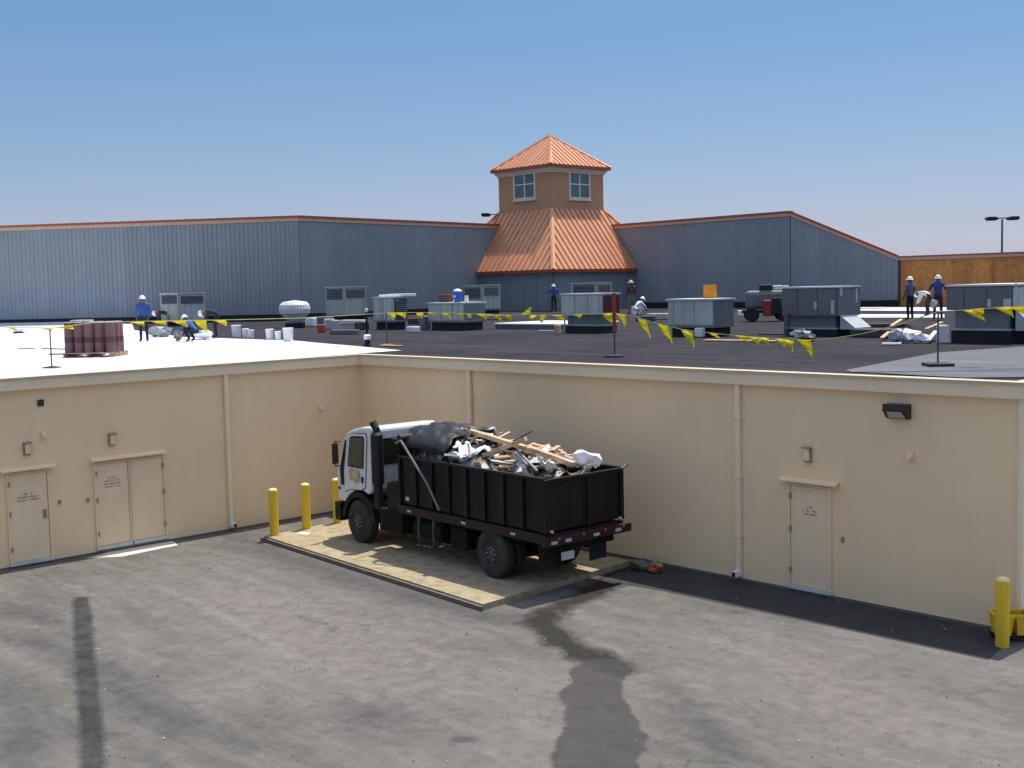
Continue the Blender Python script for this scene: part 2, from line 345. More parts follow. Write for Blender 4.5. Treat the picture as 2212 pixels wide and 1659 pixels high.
def asphalt_mat():
    m = bpy.data.materials.new('asphalt'); m.use_nodes = True; t = m.node_tree; N = t.nodes; L = t.links
    b = N['Principled BSDF']; tc = N.new('ShaderNodeTexCoord'); V = tc.outputs['Object']
    def noise(s, d=6, r=0.6, sc=None):
        n = N.new('ShaderNodeTexNoise'); n.inputs['Scale'].default_value = s; n.inputs['Detail'].default_value = d; n.inputs['Roughness'].default_value = r
        if sc:
            mp = N.new('ShaderNodeMapping'); mp.inputs['Scale'].default_value = sc; mp.inputs['Rotation'].default_value = (0, 0, R_(-20)); L.new(V, mp.inputs[0]); L.new(mp.outputs[0], n.inputs['Vector'])
        else: L.new(V, n.inputs['Vector'])
        return n.outputs['Fac']
    def mr(v, a, b_, c=0.0, d=1.0):
        n = N.new('ShaderNodeMapRange'); n.inputs['From Min'].default_value = a; n.inputs['From Max'].default_value = b_
        n.inputs['To Min'].default_value = c; n.inputs['To Max'].default_value = d; L.new(v, n.inputs['Value']); return n.outputs[0]
    def math_(op, a, b_):
        n = N.new('ShaderNodeMath'); n.operation = op
        for i, q in enumerate((a, b_)):
            if isinstance(q, (int, float)): n.inputs[i].default_value = q
            else: L.new(q, n.inputs[i])
        return n.outputs[0]
    def mix(f, a, b_, mode='MIX'):
        n = N.new('ShaderNodeMix'); n.data_type = 'RGBA'; n.blend_type = mode
        L.new(f, n.inputs['Factor']) if not isinstance(f, float) else setattr(n.inputs['Factor'], 'default_value', f)
        for k, q in (('A', a), ('B', b_)):
            if isinstance(q, tuple): n.inputs[k].default_value = (*q, 1)
            else: L.new(q, n.inputs[k])
        return n.outputs['Result']
    def att(name):
        n = N.new('ShaderNodeAttribute'); n.attribute_name = name; return n.outputs['Fac']
    nb, nm, nf, ns = noise(0.35, 8, 0.6), noise(1.6, 8, 0.65), noise(70, 3, 0.6), noise(1.0, 8, 0.6, (0.5, 2.2, 1))
    ng = noise(9, 6, 0.7); nl = noise(0.8, 9, 0.7, (0.22, 1.6, 1))
    base = mix(mr(nb, 0.35, 0.65), (0.155, 0.148, 0.132), (0.252, 0.238, 0.212))
    base = mix(mr(ns, 0.42, 0.66, 0, 0.7), base, (0.315, 0.298, 0.272))
    base = mix(mr(nm, 0.50, 0.72, 0, 0.45), base, (0.125, 0.118, 0.108))
    base = mix(mr(nl, 0.50, 0.70, 0, 0.55), base, (0.135, 0.130, 0.125)); base = mix(math_('MULTIPLY', mr(ng, 0.35, 0.7, 0, 0.4), 1.0), base, (0.15, 0.145, 0.14))
    def mask(a, soft, amp, mx, nz=nm):
        s = math_('ADD', a, math_('MULTIPLY', math_('SUBTRACT', nz, 0.5), amp))
        return mr(s, soft, -soft, 0, mx)
    pk = mask(att('pink'), 0.9, 2.0, 0.6, nb); base = mix(pk, base, mix(mr(nm, .3, .7), (0.25, 0.218, 0.205), (0.32, 0.28, 0.258)))
    smd = mask(att('smudge'), 0.35, 1.0, 0.65); base = mix(smd, base, (0.085, 0.085, 0.088))
    sp = mask(att('spot'), 0.04, 0.1, 0.55); base = mix(sp, base, (0.09, 0.08, 0.08))
    pl = mask(att('pale'), 0.12, 0.7, 0.38, ng); base = mix(pl, base, (0.42, 0.41, 0.39))
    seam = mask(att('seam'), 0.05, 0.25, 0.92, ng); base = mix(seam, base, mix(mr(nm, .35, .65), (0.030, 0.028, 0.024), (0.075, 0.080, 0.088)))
    trl = mask(att('trail'), 0.16, 0.9, 0.95); base = mix(trl, base, (0.030, 0.027, 0.022))
    wet = mask(att('wet'), 0.03, 0.45, 0.85); base = mix(wet, base, (0.062, 0.057, 0.054))
    ck = mask(att('crack'), 0.015, 0.03, 0.9, ng); base = mix(ck, base, (0.03, 0.03, 0.03))
    vo = N.new('ShaderNodeTexVoronoi'); vo.feature = 'DISTANCE_TO_EDGE'; vo.inputs['Scale'].default_value = 0.30
    wv = N.new('ShaderNodeTexNoise'); wv.inputs['Scale'].default_value = 1.1; wv.inputs['Detail'].default_value = 9; wv.inputs['Roughness'].default_value = 0.7; L.new(V, wv.inputs['Vector'])
    wa = N.new('ShaderNodeVectorMath'); wa.operation = 'MULTIPLY_ADD'; L.new(wv.outputs['Color'], wa.inputs[0]); wa.inputs[1].default_value = (1.6, 1.6, 0); L.new(V, wa.inputs[2])
    L.new(wa.outputs[0], vo.inputs['Vector'])
    crk = math_('MULTIPLY', mr(vo.outputs['Distance'], 0.0050, 0.0015, 0, 0.5), mr(noise(0.45, 3, 0.5), 0.47, 0.56))
    base = mix(crk, base, (0.045, 0.042, 0.038))
    base = mix(mr(noise(22, 4, 0.8), 0.62, 0.72, 0, 0.5), base, (0.36, 0.34, 0.31)); base = mix(mr(noise(26, 4, 0.8), 0.60, 0.72, 0, 0.5), base, (0.07, 0.066, 0.06))
    sand = math_('MULTIPLY', mr(nf, 0.3, 0.7, 0.62, 1.30), mr(noise(3.2, 10, 0.75), 0.3, 0.7, 0.44, 0.77))
    vm = N.new('ShaderNodeVectorMath'); vm.operation = 'SCALE'; L.new(base, vm.inputs[0]); L.new(sand, vm.inputs['Scale'])
    L.new(vm.outputs[0], b.inputs['Base Color'])
    rg = math_('SUBTRACT', 0.92, math_('MULTIPLY', wet, 0.18)); L.new(rg, b.inputs['Roughness'])
    b.inputs['Specular IOR Level'].default_value = 0.3
    bp = N.new('ShaderNodeBump'); bp.inputs['Strength'].default_value = 0.5; bp.inputs['Distance'].default_value = 0.012
    L.new(math_('ADD', nf, ng), bp.inputs['Height']); L.new(bp.outputs[0], b.inputs['Normal'])
    return m
build_ground()

# ------------------------------------------------------------------ near building
XR = 18.38            # right end of the right-hand wall
bld = thing('commercial_building', 'low tan stucco commercial building wrapping round the asphalt yard with a flat roof', 'building')
MB().box((0.0, 0, -0.05), (XR, 0.3, HW-0.05)).build('wall', 'stucco', bld)
MB().box((-0.3, -32, -0.05), (-0.0, 0.3, HW-0.05)).build('wall', 'stucco', bld)
MB().box((XR-0.3, 0.3, -0.05), (XR, 75, HW-0.05)).build('wall', 'stucco', bld)
# corner trim board at the right end (catches the sun)
MB().box((XR-0.02, -0.05, 0), (XR+0.06, 0.12, HW-0.16)).build('corner_trim', 'downspout', bld)
# coping: face board, cap
def coping():
    f = MB(); c = MB()
    f.box((0.10, -0.10, HW-0.20), (XR+0.10, -0.002, HW+0.0)); c.box((0.13, -0.13, HW+0.0), (XR+0.13, 0.16, HW+0.045))
    f.box((XR+0.002, 0.0, HW-0.20), (XR+0.10, 75, HW)); c.box((XR-0.16, 0.16, HW+0.0), (XR+0.13, 75, HW+0.045))
    f.box((0.002, -32, HW-0.20), (0.10, -0.0, HW)); c.box((-0.16, -32, HW), (0.13, 0.16, HW+0.045))
    # drip beads under the face board
    f.box((0.12, -0.115, HW-0.235), (XR+0.1, -0.002, HW-0.20)); f.box((0.002, -32, HW-0.235), (0.115, -0.115, HW-0.20))
    f.build('fascia', 'trim', bld); c.build('coping', 'coping', bld)
coping()
# dark strip along the foot of the walls
MB().box((0.0, -0.035, 0.0), (XR, -0.0, 0.05)).build('wall_base', 'concrete_dark', bld)
MB().box((0.0, -32, 0.0), (0.035, -0.035, 0.05)).build('wall_base', 'concrete_dark', bld)
MB().add([( -75,-32,HW-0.01),(0,-32,HW-0.01),(0,0,HW-0.01),(XR,0,HW-0.01),(XR,75,HW-0.01),(-75,75,HW-0.01)], [(0,1,2,3,4,5)]).build('roof_deck', 'roofdark', bld)

def sheet(name, pts, z, m, parent):
    return MB().add([(p[0], p[1], z) for p in pts], [tuple(range(len(pts)))]).build(name, m, parent)
# white membrane: laid in overlapping strips running along the wall
def inside_clip(poly, x0, x1):    # clip polygon to x0<=x<=x1
    def clip(P, f, c, sgn):
        out = []
        for i in range(len(P)):
            a, b = P[i], P[(i+1) % len(P)]
            ia, ib = sgn*(a[0]-c) >= 0, sgn*(b[0]-c) >= 0
            if ia: out.append(a)
            if ia != ib:
                t = (c-a[0])/(b[0]-a[0]); out.append((c, a[1]+t*(b[1]-a[1])))
        return out
    P = clip(poly, 0, x0, 1); P = clip(P, 0, x1, -1) if P else P
    return P
tip = roof(868, 757); e1 = roof(634, 736); e2 = roof(455, 731)
k0_ = roof(285, 697.5); e3 = roof(290, 713); e4 = roof(272, 707)
wp = [(-0.35, -31.5), (-0.55, -11), (-0.35, -9.8), (-0.62, -8), (-0.30, -7.2), (-0.62, -6.2), (-0.62, -2.0), (-0.9, -1.2), (tip.x, tip.y), (e1.x, e1.y), (e2.x-3.0, e2.y+0.3), (e3.x, e3.y), (k0_.x, k0_.y), (-72, -3.6), (-72, -31.5)]
k = 0; x = 0.0
while x > -72:
    P = inside_clip(wp, x-3.05, x)
    if len(P) > 2: sheet('membrane_strip', P, HW+0.004+(k % 2)*0.004, 'roofwhite', bld)
    x -= 3.0; k += 1
# pale grey cap sheets at the right
pp = [roof(1826, 800), roof(2024, 762), roof(2212, 744), roof(2290, 700)]
sheet('cap_sheet', [(pp[0].x, pp[0].y), (pp[1].x, pp[1].y), (pp[2].x+0.6, pp[2].y), (18.0, pp[2].y), (18.0, 3.6), (14.6, 1.05), ], HW+0.006, 'roofgrey', bld)
sheet('cap_sheet', [(14.9, 1.02), (18.0, 3.5), (18.0, 1.5), (17.0, 0.75)], HW+0.010, 'roofgrey', bld)

# pale membrane in front of the plywood
wq = [roof(1858, 664), roof(2060, 664), roof(2060, 672), roof(1858, 671)]
sheet('membrane_strip', [(p.x, p.y) for p in wq], HW+0.006, 'roofwhite', bld)
wq = [roof(1850, 679), roof(2040, 679), roof(2040, 686), roof(1850, 686)]
sheet('membrane_strip', [(p.x, p.y) for p in wq], HW+0.006, 'roofwhite', bld)

# downspouts
def downspout(x=None, y=None):
    if x is not None:
        o = MB().box((x-0.055, -0.10, 0.22), (x+0.055, -0.012, HW-0.235)).build('downspout', 'downspout', bld, bevel=0.012)
        MB().box((x-0.055, -0.24, 0.10), (x+0.055, -0.02, 0.22)).build('outlet', 'white', o, bevel=0.01)
        MB().box((x-0.04, -0.245, 0.11), (x+0.04, -0.235, 0.20)).build('outlet_opening', 'black', o)
        s = MB()
        for z in (0.9, 2.1, 3.3): s.box((x-0.08, -0.105, z), (x+0.08, -0.005, z+0.03))
        s.build('strap', 'downspout', o)
    else:
        o = MB().box((0.012, y-0.055, 0.22), (0.10, y+0.055, HW-0.235)).build('downspout', 'downspout', bld, bevel=0.012)
        MB().box((0.02, y-0.055, 0.10), (0.24, y+0.055, 0.22)).build('outlet', 'white', o, bevel=0.01)
        MB().box((0.235, y-0.04, 0.11), (0.245, y+0.04, 0.20)).build('outlet_opening', 'black', o)
        s = MB()
        for z in (0.9, 2.1, 3.3): s.box((0.005, y-0.08, z), (0.105, y+0.08, z+0.03))
        s.build('strap', 'downspout', o)
downspout(x=ony(1599, 1100, 0).x); downspout(x=ony(1018, 860, 0).x); downspout(y=onx(486, 850, 0).y)
# doors. wall 'R' plane y=0 (u=+x), wall 'L' plane x=0 (u=+y, outwards +x)
def wallM(side):
    if side == 'R': return Matrix(((1,0,0,0),(0,-1,0,0),(0,0,1,0),(0,0,0,1)))   # local (u, out, z) -> world
    return Matrix(((0,1,0,0),(1,0,0,0),(0,0,1,0),(0,0,0,1)))
def wbox(mb, side, a, b): return mb.box(a, b, wallM(side))
def ink_lines(side, uc, z, parent, widths, hgt=0.040, flip=1):
    rr = random.Random(int(abs(uc)*100))
    for i, wd in enumerate(widths):
        s = MB(); u = uc-wd/2; zc = z-i*hgt*1.75
        while u < uc+wd/2-0.01:
            if rr.random() < 0.14: u += 0.028; continue
            lw = 0.018; 
            k = rr.randrange(4)
            wbox(s, side, (u, 0.0305, zc), (u+0.006, 0.0325, zc+hgt))
            if k in (0, 1): wbox(s, side, (u+0.006, 0.0305, zc+hgt-0.008), (u+lw, 0.0325, zc+hgt))
            if k in (1, 2): wbox(s, side, (u+0.006, 0.0305, zc), (u+lw, 0.0325, zc+0.008))
            if k in (0, 3): wbox(s, side, (u+0.012, 0.0305, zc+0.008), (u+lw, 0.0325, zc+hgt-0.008))
            u += 0.026
        s.build('lettering', 'print_ink', parent)
def door(side, u0, u1, z0, z1, can0, can1, zc, hinge='lo', text=None, handle=True, thr='hvac_top', slab=True):
    d = MB(); wbox(d, side, (u0+0.045, 0.004, z0+0.015), (u1-0.045, 0.030, z1-0.045))
    o = d.build('door', 'doorpaint', bld, bevel=0.004)
    fr = MB(); wbox(fr, side, (u0-0.01, 0.002, z0), (u0+0.035, 0.055, z1)); wbox(fr, side, (u1-0.035, 0.002, z0), (u1+0.01, 0.055, z1)); wbox(fr, side, (u0+0.035, 0.002, z1-0.035), (u1-0.035, 0.055, z1))
    fr.build('frame', 'doorpaint', o)
    g = MB(); wbox(g, side, (u0+0.035, 0.001, z0), (u0+0.045, 0.012, z1-0.035)); wbox(g, side, (u1-0.045, 0.001, z0), (u1-0.035, 0.012, z1-0.035)); g.build('gap', 'concrete_dark', o)
    hz_ = u0+0.04 if hinge == 'lo' else u1-0.04
    for zz in (z0+0.25, z0+1.05, z1-0.3):
        h = MB(); wbox(h, side, (hz_-0.025, 0.03, zz), (hz_+0.025, 0.062, zz+0.11)); h.build('hinge', 'hinge_tan', o)
    if handle:
        hu = u1-0.13 if hinge == 'lo' else u0+0.13
        h = MB(); wbox(h, side, (hu-0.04, 0.03, z0+0.92), (hu+0.04, 0.05, z0+1.12)); wbox(h, side, (hu-0.015, 0.05, z0+0.98), (hu+0.015, 0.10, z0+1.04)); h.build('handle', 'hinge_tan', o)
    t = MB(); wbox(t, side, (u0-0.02, 0.002, z0-0.065), (u1+0.02, 0.07, z0+0.005)); t.build('threshold', thr, o)
    if text: ink_lines(side, (u0+u1)/2+text[1], z0+text[0], o, text[2])
    return o
def canopy(side, c0, c1, zc):
    M = wallM(side); s = MB()
    vs = [M @ Vector(p) for p in ((c0,0.002,zc+0.05),(c1,0.002,zc+0.05),(c1,0.16,zc),(c0,0.16,zc),(c0,0.002,zc+0.03),(c1,0.002,zc+0.03),(c1,0.16,zc-0.03),(c0,0.16,zc-0.03))]
    s.add(vs, [(0,1,2,3),(4,7,6,5),(3,2,6,7),(0,3,7,4),(1,5,6,2),(0,4,5,1)]); return s.build('door_canopy', 'doorpaint', bld)
door('R', 13.87, 14.80, 0.12, 2.12, 0, 0, 0, 'lo', (1.55, 0.02, (0.16, 0.34, 0.26)), handle=False)
canopy('R', 13.70, 14.97, 2.19)
door('L', -9.80, -8.85, 0.12, 2.14, 0, 0, 0, 'lo', (1.50, 0.0, (0.22, 0.5, 0.55)))
canopy('L', -9.93, -8.70, 2.21)
door('L', -7.78, -6.905, 0.16, 2.14, 0, 0, 0, 'lo', (1.58, 0.0, (0.22, 0.36, 0.42, 0.38)), handle=False)
door('L', -6.895, -6.01, 0.16, 2.14, 0, 0, 0, 'hi', None, handle=False)
canopy('L', -7.86, -5.98, 2.22)
# wall fittings
def fit_box(side, u, z, w_, h_, d_, name, m, bev=0.01):
    s = MB(); wbox(s, side, (u-w_/2, 0.004, z-h_/2), (u+w_/2, d_, z+h_/2)); return s.build(name, m, bld, bevel=bev)
for side, u, z in (('R', 14.30, 2.71), ('L', -9.30, 2.66), ('L', -7.30, 2.66)):
    o = fit_box(side, u, z, 0.17, 0.30, 0.05, 'light_box', 'hinge_tan', 0.008)
    s = MB(); wbox(s, side, (u-0.06, 0.05, z-0.12), (u+0.06, 0.11, z+0.12)); s.build('lens', 'doorpaint', o, bevel=0.02)
    s = MB(); wbox(s, side, (u-0.09, 0.05, z+0.12), (u+0.09, 0.13, z+0.15)); s.build('hood', 'hinge_tan', o)
for side, u, z in (('R', 16.42, 2.87), ('L', -8.91, 2.93), ('L', -1.38, 2.91)):
    o = fit_box(side, u, z, 0.12, 0.14, 0.06, 'sensor_box', 'trim')
    s = MB(); wbox(s, side, (u-0.045, 0.06, z-0.06), (u+0.045, 0.12, z+0.02)); s.build('sensor_head', 'downspout', o, bevel=0.01)
for side, u, z in (('R', 15.04, 1.16), ('L', -8.62, 1.35), ('L', -7.95, 1.30)): fit_box(side, u, z, 0.06, 0.10, 0.03, 'push_button', 'hinge_tan', 0.005)
fit_box('L', -8.93, 3.66, 0.15, 0.15, 0.03, 'vent_hole', 'brownhole', 0.02)
# wall pack lamp on the right
def wallpack():
    s = MB(); M = wallM('R'); u0, u1 = 15.98, 16.42; z0, z1 = 3.52, 3.79
    prof = [(0.004, z0), (0.10, z0), (0.24, z1-0.11), (0.24, z1), (0.004, z1)]
    n = len(prof); vs = [M @ Vector((u0, a, b)) for a, b in prof]+[M @ Vector((u1, a, b)) for a, b in prof]
    s.add(vs, [tuple(range(n)), tuple(range(n, 2*n))]+[(i, (i+1) % n, n+(i+1) % n, n+i) for i in range(n)])
    o = s.build('wall_lamp', 'lamp_bronze', bld, bevel=0.008)
    s = MB(); vs = [M @ Vector(p) for p in ((u0+.05,0.118,z0+.015),(u1-.05,0.118,z0+.015),(u1-.08,0.232,z1-.13),(u0+.08,0.232,z1-.13),(u0+.05,0.10,z0+.015),(u1-.05,0.10,z0+.015),(u1-.08,0.21,z1-.13),(u0+.08,0.21,z1-.13))]
    s.add(vs, [(0,1,2,3),(4,5,6,7),(0,1,5,4),(1,2,6,5),(2,3,7,6),(3,0,4,7)]).build('lens', 'lens', o)
wallpack()

# concrete apron by the double door, yard pad
def slab(name, pts, z0, z1, m, label, cat=None):
    o = MB().prism(pts, z0, z1).build(name, m); return tag(o, label, cat, kind='structure')
ap = g2((188,1206),(262,1203),(384,1178),(374,1169),(290,1178))
slab('apron', ap, -0.05, 0.006, 'concrete_pale', 'thin pale concrete strip before the double door')
pad = [(1.78, -4.36), (10.5, -5.04), (10.2, -0.55), (1.6, -0.55)]
slab('concrete_pad', pad, -0.05, 0.12, 'concrete', 'raised tan concrete pad the dump truck stands on')
MB().prism([(1.70,-4.42),(10.54,-5.11),(10.5,-5.045),(1.78,-4.365)], -0.05, 0.085).build('pad_edge', 'concrete_dark')
tag(bpy.data.objects['pad_edge'], 'dark joint along the pad edge', kind='structure')
slab('wall_shade_strip', [(10.58, -1.9), (12.0, -1.72), (XR+0.25, -1.66), (XR, -0.04), (10.3, -0.04)], -0.05, 0.004, mat('shade_patch', (0.034, 0.034, 0.037), 0.9, var=0.25, scale=1.5, bump=0.4, bscale=60), 'asphalt strip coloured dark to deepen the wall shadow along the foot of the right wall')  # wall's cast shadow deepened by a dark colour laid in its outline

# ------------------------------------------------------------------ grey metal parapets behind
def ribbed(parent, A, B, z0, zA, zB, n, m='grey_panel', thick=0.25, pw=0.9):
    A, B = Vector((*A, 0)), Vector((*B, 0)); L = (B-A).length; u = (B-A)/L
    nn = Vector((u.y, -u.x, 0)); 
    if nn.dot(Vector((CAM.x, CAM.y, 0))-A) < 0: nn = -nn
    cnt = max(1, round(L/pw)); w_ = L/cnt
    for i in range(cnt):
        s = MB(); prof = []
        for j in range(3):
            a = i*w_+j*w_/3; q = w_/3
            prof += [(a, 0.0), (a+q*0.55, 0.0), (a+q*0.65, 0.032), (a+q*0.88, 0.032), (a+q*0.98, 0.0)]
        prof.append(((i+1)*w_-0.012, 0.0))
        vs = []
        for a, d in prof:
            p = A+u*a+nn*d; zt = zA+(zB-zA)*a/L
            vs += [(p.x, p.y, z0), (p.x, p.y, zt)]
        fs = [(2*k_, 2*k_+2, 2*k_+3, 2*k_+1) for k_ in range(len(prof)-1)]
        s.add(vs, fs); s.build('wall_panel', m, parent)
    # backing wall with thickness
    s = MB(); b0, b1 = A-nn*0.01, B-nn*0.01; c0, c1 = A-nn*thick, B-nn*thick
    vs = [(b0.x,b0.y,z0-0.05),(b1.x,b1.y,z0-0.05),(b1.x,b1.y,zB-.02),(b0.x,b0.y,zA-.02),(c0.x,c0.y,z0-0.05),(c1.x,c1.y,z0-0.05),(c1.x,c1.y,zB-.02),(c0.x,c0.y,zA-.02)]
    s.add(vs, [(0,1,2,3),(4,7,6,5),(3,2,6,7),(0,3,7,4),(1,5,6,2)]); s.build('backing', 'hvac_dark', parent)
    # coping: pale band and rust cap
    for nm, dz0, dz1, o1, mm in (('coping_band', -0.03, 0.17, 0.08, 'salmon'), ('coping_cap', 0.17, 0.31, 0.12, 'rust_trim')):
        p0, p1 = A+nn*o1-u*0.03, B+nn*o1+u*0.03; q0, q1 = A-nn*(thick+o1*0.5)-u*0.03, B-nn*(thick+o1*0.5)+u*0.03
        vs = [(p0.x,p0.y,zA+dz0),(p1.x,p1.y,zB+dz0),(p1.x,p1.y,zB+dz1),(p0.x,p0.y,zA+dz1),(q0.x,q0.y,zA+dz0),(q1.x,q1.y,zB+dz0),(q1.x,q1.y,zB+dz1),(q0.x,q0.y,zA+dz1)]
        MB().add(vs, [(0,1,2,3),(4,7,6,5),(3,2,6,7),(0,3,7,4),(1,5,6,2),(0,4,5,1)]).build(nm, mm, parent)
    # black flashing at the foot
    p0, p1 = A+nn*0.06, B+nn*0.06
    vs = [(p0.x,p0.y,z0),(p1.x,p1.y,z0),(p1.x,p1.y,z0+0.38),(p0.x,p0.y,z0+0.38),(b0.x,b0.y,z0),(b1.x,b1.y,z0),(b1.x,b1.y,z0+0.38),(b0.x,b0.y,z0+0.38)]
    MB().add(vs, [(0,1,2,3),(3,2,6,7)]).build('base_flashing', 'curbblack', parent)
ZA = 10.42
pl = None
pl = thing('metal_parapet', 'long grey ribbed metal wall with rust coloured cap left of the tower', 'wall', (-40, 20, HW))
ribbed(pl, (-74.0, -4.8), (-37.1, 22.7), HW, ZA, ZA, 0)
fa, fb = Vector((-74, -4.8, 0)), Vector((-37.1, 22.7, 0)); fu = (fb-fa).normalized(); fn = Vector((fu.y, -fu.x, 0)); k0 = roof(285, 695)
kk = (Vector((k0.x, k0.y, 0))-fa).dot(fu); f0 = fa+fn*0.075; f1 = fa+fu*kk+fn*0.075
MB().add([(f0.x,f0.y,HW),(f1.x,f1.y,HW),(f1.x,f1.y,HW+.16),(f0.x,f0.y,HW+.16)], [(0,1,2,3)]).build('base_flashing', 'roofwhite', pl)
ribbed(pl, (-37.1, 22.72), (-40.9, 45.5), HW, ZA, ZA, 0)
pr = thing('metal_parapet', 'grey ribbed metal wall with a raked end right of the tower', 'wall', (-25, 48, HW))
ribbed(pr, (-38.0, 49.4), (-18.0, 47.9), HW, 10.2, 10.2, 0)
ribbed(pr, (-17.95, 47.9), (-11.8, 50.6), HW, 10.2, 7.1, 0)
pw = thing('plywood_parapet', 'low parapet faced in bare orange plywood sheets at the far right', 'wall', (-5, 50.6, HW))
PWY = 50.7
xx = -11.7; i = 0
while xx < 14:
    w_ = 1.05 if i == 0 else 1.22
    MB().box((xx, PWY, HW), (xx+w_-0.012, PWY+0.02, 7.1)).build('plywood_sheet', 'plywood', pw) ; xx += w_; i += 1
MB().box((-11.72, PWY+0.021, HW), (14, PWY+0.25, 7.09)).build('backing', 'hvac_dark', pw)
MB().box((-11.75, PWY-0.10, 7.1), (14, PWY+0.30, 7.28)).build('coping_band', 'salmon', pw)
MB().box((-11.78, PWY-0.14, 7.28), (14, PWY+0.34, 7.36)).build('coping_cap', 'rust_trim', pw)
MB().box((-11.95, PWY-0.12, HW), (-11.7, PWY+0.02, 7.1)).build('end_trim', 'hvac_dark', pw)

# ------------------------------------------------------------------ tower
TC = Vector((-38.4, 46.45, 0))
tw = thing('tower', 'square tan tower with copper hipped roof and flared copper skirt between the grey walls', 'tower', (TC.x, TC.y, HW))
def hiproof(s0, z0, s1, z1, strips, name, rib=0.07):
    # four faces, each split in strips, each strip a panel with a raised seam
    for f in range(4):
        a = f*math.pi/2; Mz = Matrix.Translation(TC) @ Matrix.Rotation(a, 4, 'Z')
        sl = Vector((0, (s0-s1), (z1-z0))); L = sl.length; nrm = Vector((0, -(z1-z0), (s0-s1))).normalized()
        w_ = 2*s0/strips
        for i in range(strips):
            t0 = -s0+i*w_; t1 = t0+w_-0.01
            def top(t):    # highest point at across position t
                k = min(1.0, (s0-abs(t))/(s0-s1)) if s0 > s1 else 1
                return Vector((t, -s0, z0)) + sl*k
            pts = [Vector((t0, -s0, z0)), Vector((t1, -s0, z0)), top(t1)]
            for tb in (s1, -s1):
                if t0 < tb < t1: pts.append(top(tb))
            pts.append(top(t0))
            q = []
            for p in pts:
                if not q or (p-q[-1]).length > 1e-4: q.append(p)
            if (q[0]-q[-1]).length < 1e-4: q.pop()
            if len(q) < 3: continue
            s = MB(); s.add([Mz @ p for p in q], [tuple(range(len(q)))])
            # seam rib along t0 edge
            tp = top(t0+0.001)
            if (tp-q[0]).length > 0.3:
                r0, r1 = Vector((t0, -s0, z0)), tp; rw = w_*0.22
                vs = [r0, r0+Vector((rw,0,0)), r0+Vector((rw*.75,0,0))+nrm*rib, r0+Vector((rw*.25,0,0))+nrm*rib]
                k2 = top(t0+rw)
                vs2 = [r1, k2, k2-Vector((rw*.25,0,0))+nrm*rib, r1+Vector((rw*.25,0,0))+nrm*rib]
                s.add([Mz @ p for p in vs+vs2], [(0,3,2,1),(4,5,6,7),(1,2,6,5),(2,3,7,6),(3,0,4,7)])
            s.build(name, 'copper', tw)
        # hip cap
        h0, h1 = Vector((s0, -s0, z0)), Vector((s1, -s1, z1))
        d = (h1-h0)
        s = MB(); sd_ = Vector((1, 1, 0)).normalized()*0.16
        up = Vector((0.5, -0.5, 1)).normalized()*0.10
        vs = [h0-sd_, h0+up, h0+sd_, h1-sd_*(1 if s1 > 0.1 else .3), h1+up, h1+sd_*(1 if s1 > 0.1 else .3)]
        s.add([Mz @ p for p in vs], [(0,1,4,3),(1,2,5,4),(0,2,1),(3,4,5),(0,3,5,2)]); s.build('hip_cap', 'copper_hip', tw)
        # eave board
        e = MB(); e.box((-s0-0.02, -s0-0.04, z0-0.22), (s0+0.04, -s0+0.02, z0-0.004), Mz); e.build('eave_board', 'rust_trim', tw)
SK, HB = 6.45, 2.82
hiproof(SK, 7.14, HB+0.05, 11.62, 24, 'skirt_panel', 0.085)
hiproof(3.22, 14.86, 0.02, 17.35, 14, 'roof_panel', 0.06)
MB().box((TC.x-SK+0.35, TC.y-SK+0.35, HW), (TC.x+SK-0.35, TC.y+SK-0.35, 6.98)).build('base_wall', 'grey_panel', tw)
# vertical seams on base
s = MB()
for i in range(10):
    q = -SK+0.8+i*1.25; s.box((TC.x+q, TC.y-SK+0.30, HW), (TC.x+q+0.06, TC.y-SK+0.352, 6.95)); s.box((TC.x+SK-0.352, TC.y+q, HW), (TC.x+SK-0.30, TC.y+q+0.06, 6.95))
s.build('base_rib', 'grey_panel', tw)
s = MB(); s.box((TC.x+SK-0.40, TC.y-SK+0.29, HW), (TC.x+SK-0.28, TC.y-SK+0.41, 6.97)); s.build('corner_trim', 'hvac_mid', tw)
MB().box((TC.x-HB, TC.y-HB, 11.0), (TC.x+HB, TC.y+HB, 14.55)).build('upper_wall', 'tower_stucco', tw)
MB().box((TC.x-HB-0.03, TC.y-HB-0.03, 11.3), (TC.x+HB+0.03, TC.y+HB+0.03, 11.72)).build('base_band', 'tower_stucco', tw)
for k_, (o1, z0, z1) in enumerate(((0.10, 14.30, 14.46), (0.22, 14.46, 14.64))):
    MB().box((TC.x-HB-o1, TC.y-HB-o1, z0), (TC.x+HB+o1, TC.y+HB+o1, z1)).build('cornice', 'tower_trim', tw)
MB().box((TC.x-3.17, TC.y-3.17, 14.645), (TC.x+3.17, TC.y+3.17, 14.84)).build('soffit', 'rust_trim', tw)
MB().lathe((TC.x, TC.y, 17.2), [(0.16, 0), (0.14, 0.12), (0.05, 0.28), (0.01, 0.36)], 10).build('finial', 'copper_hip', tw)
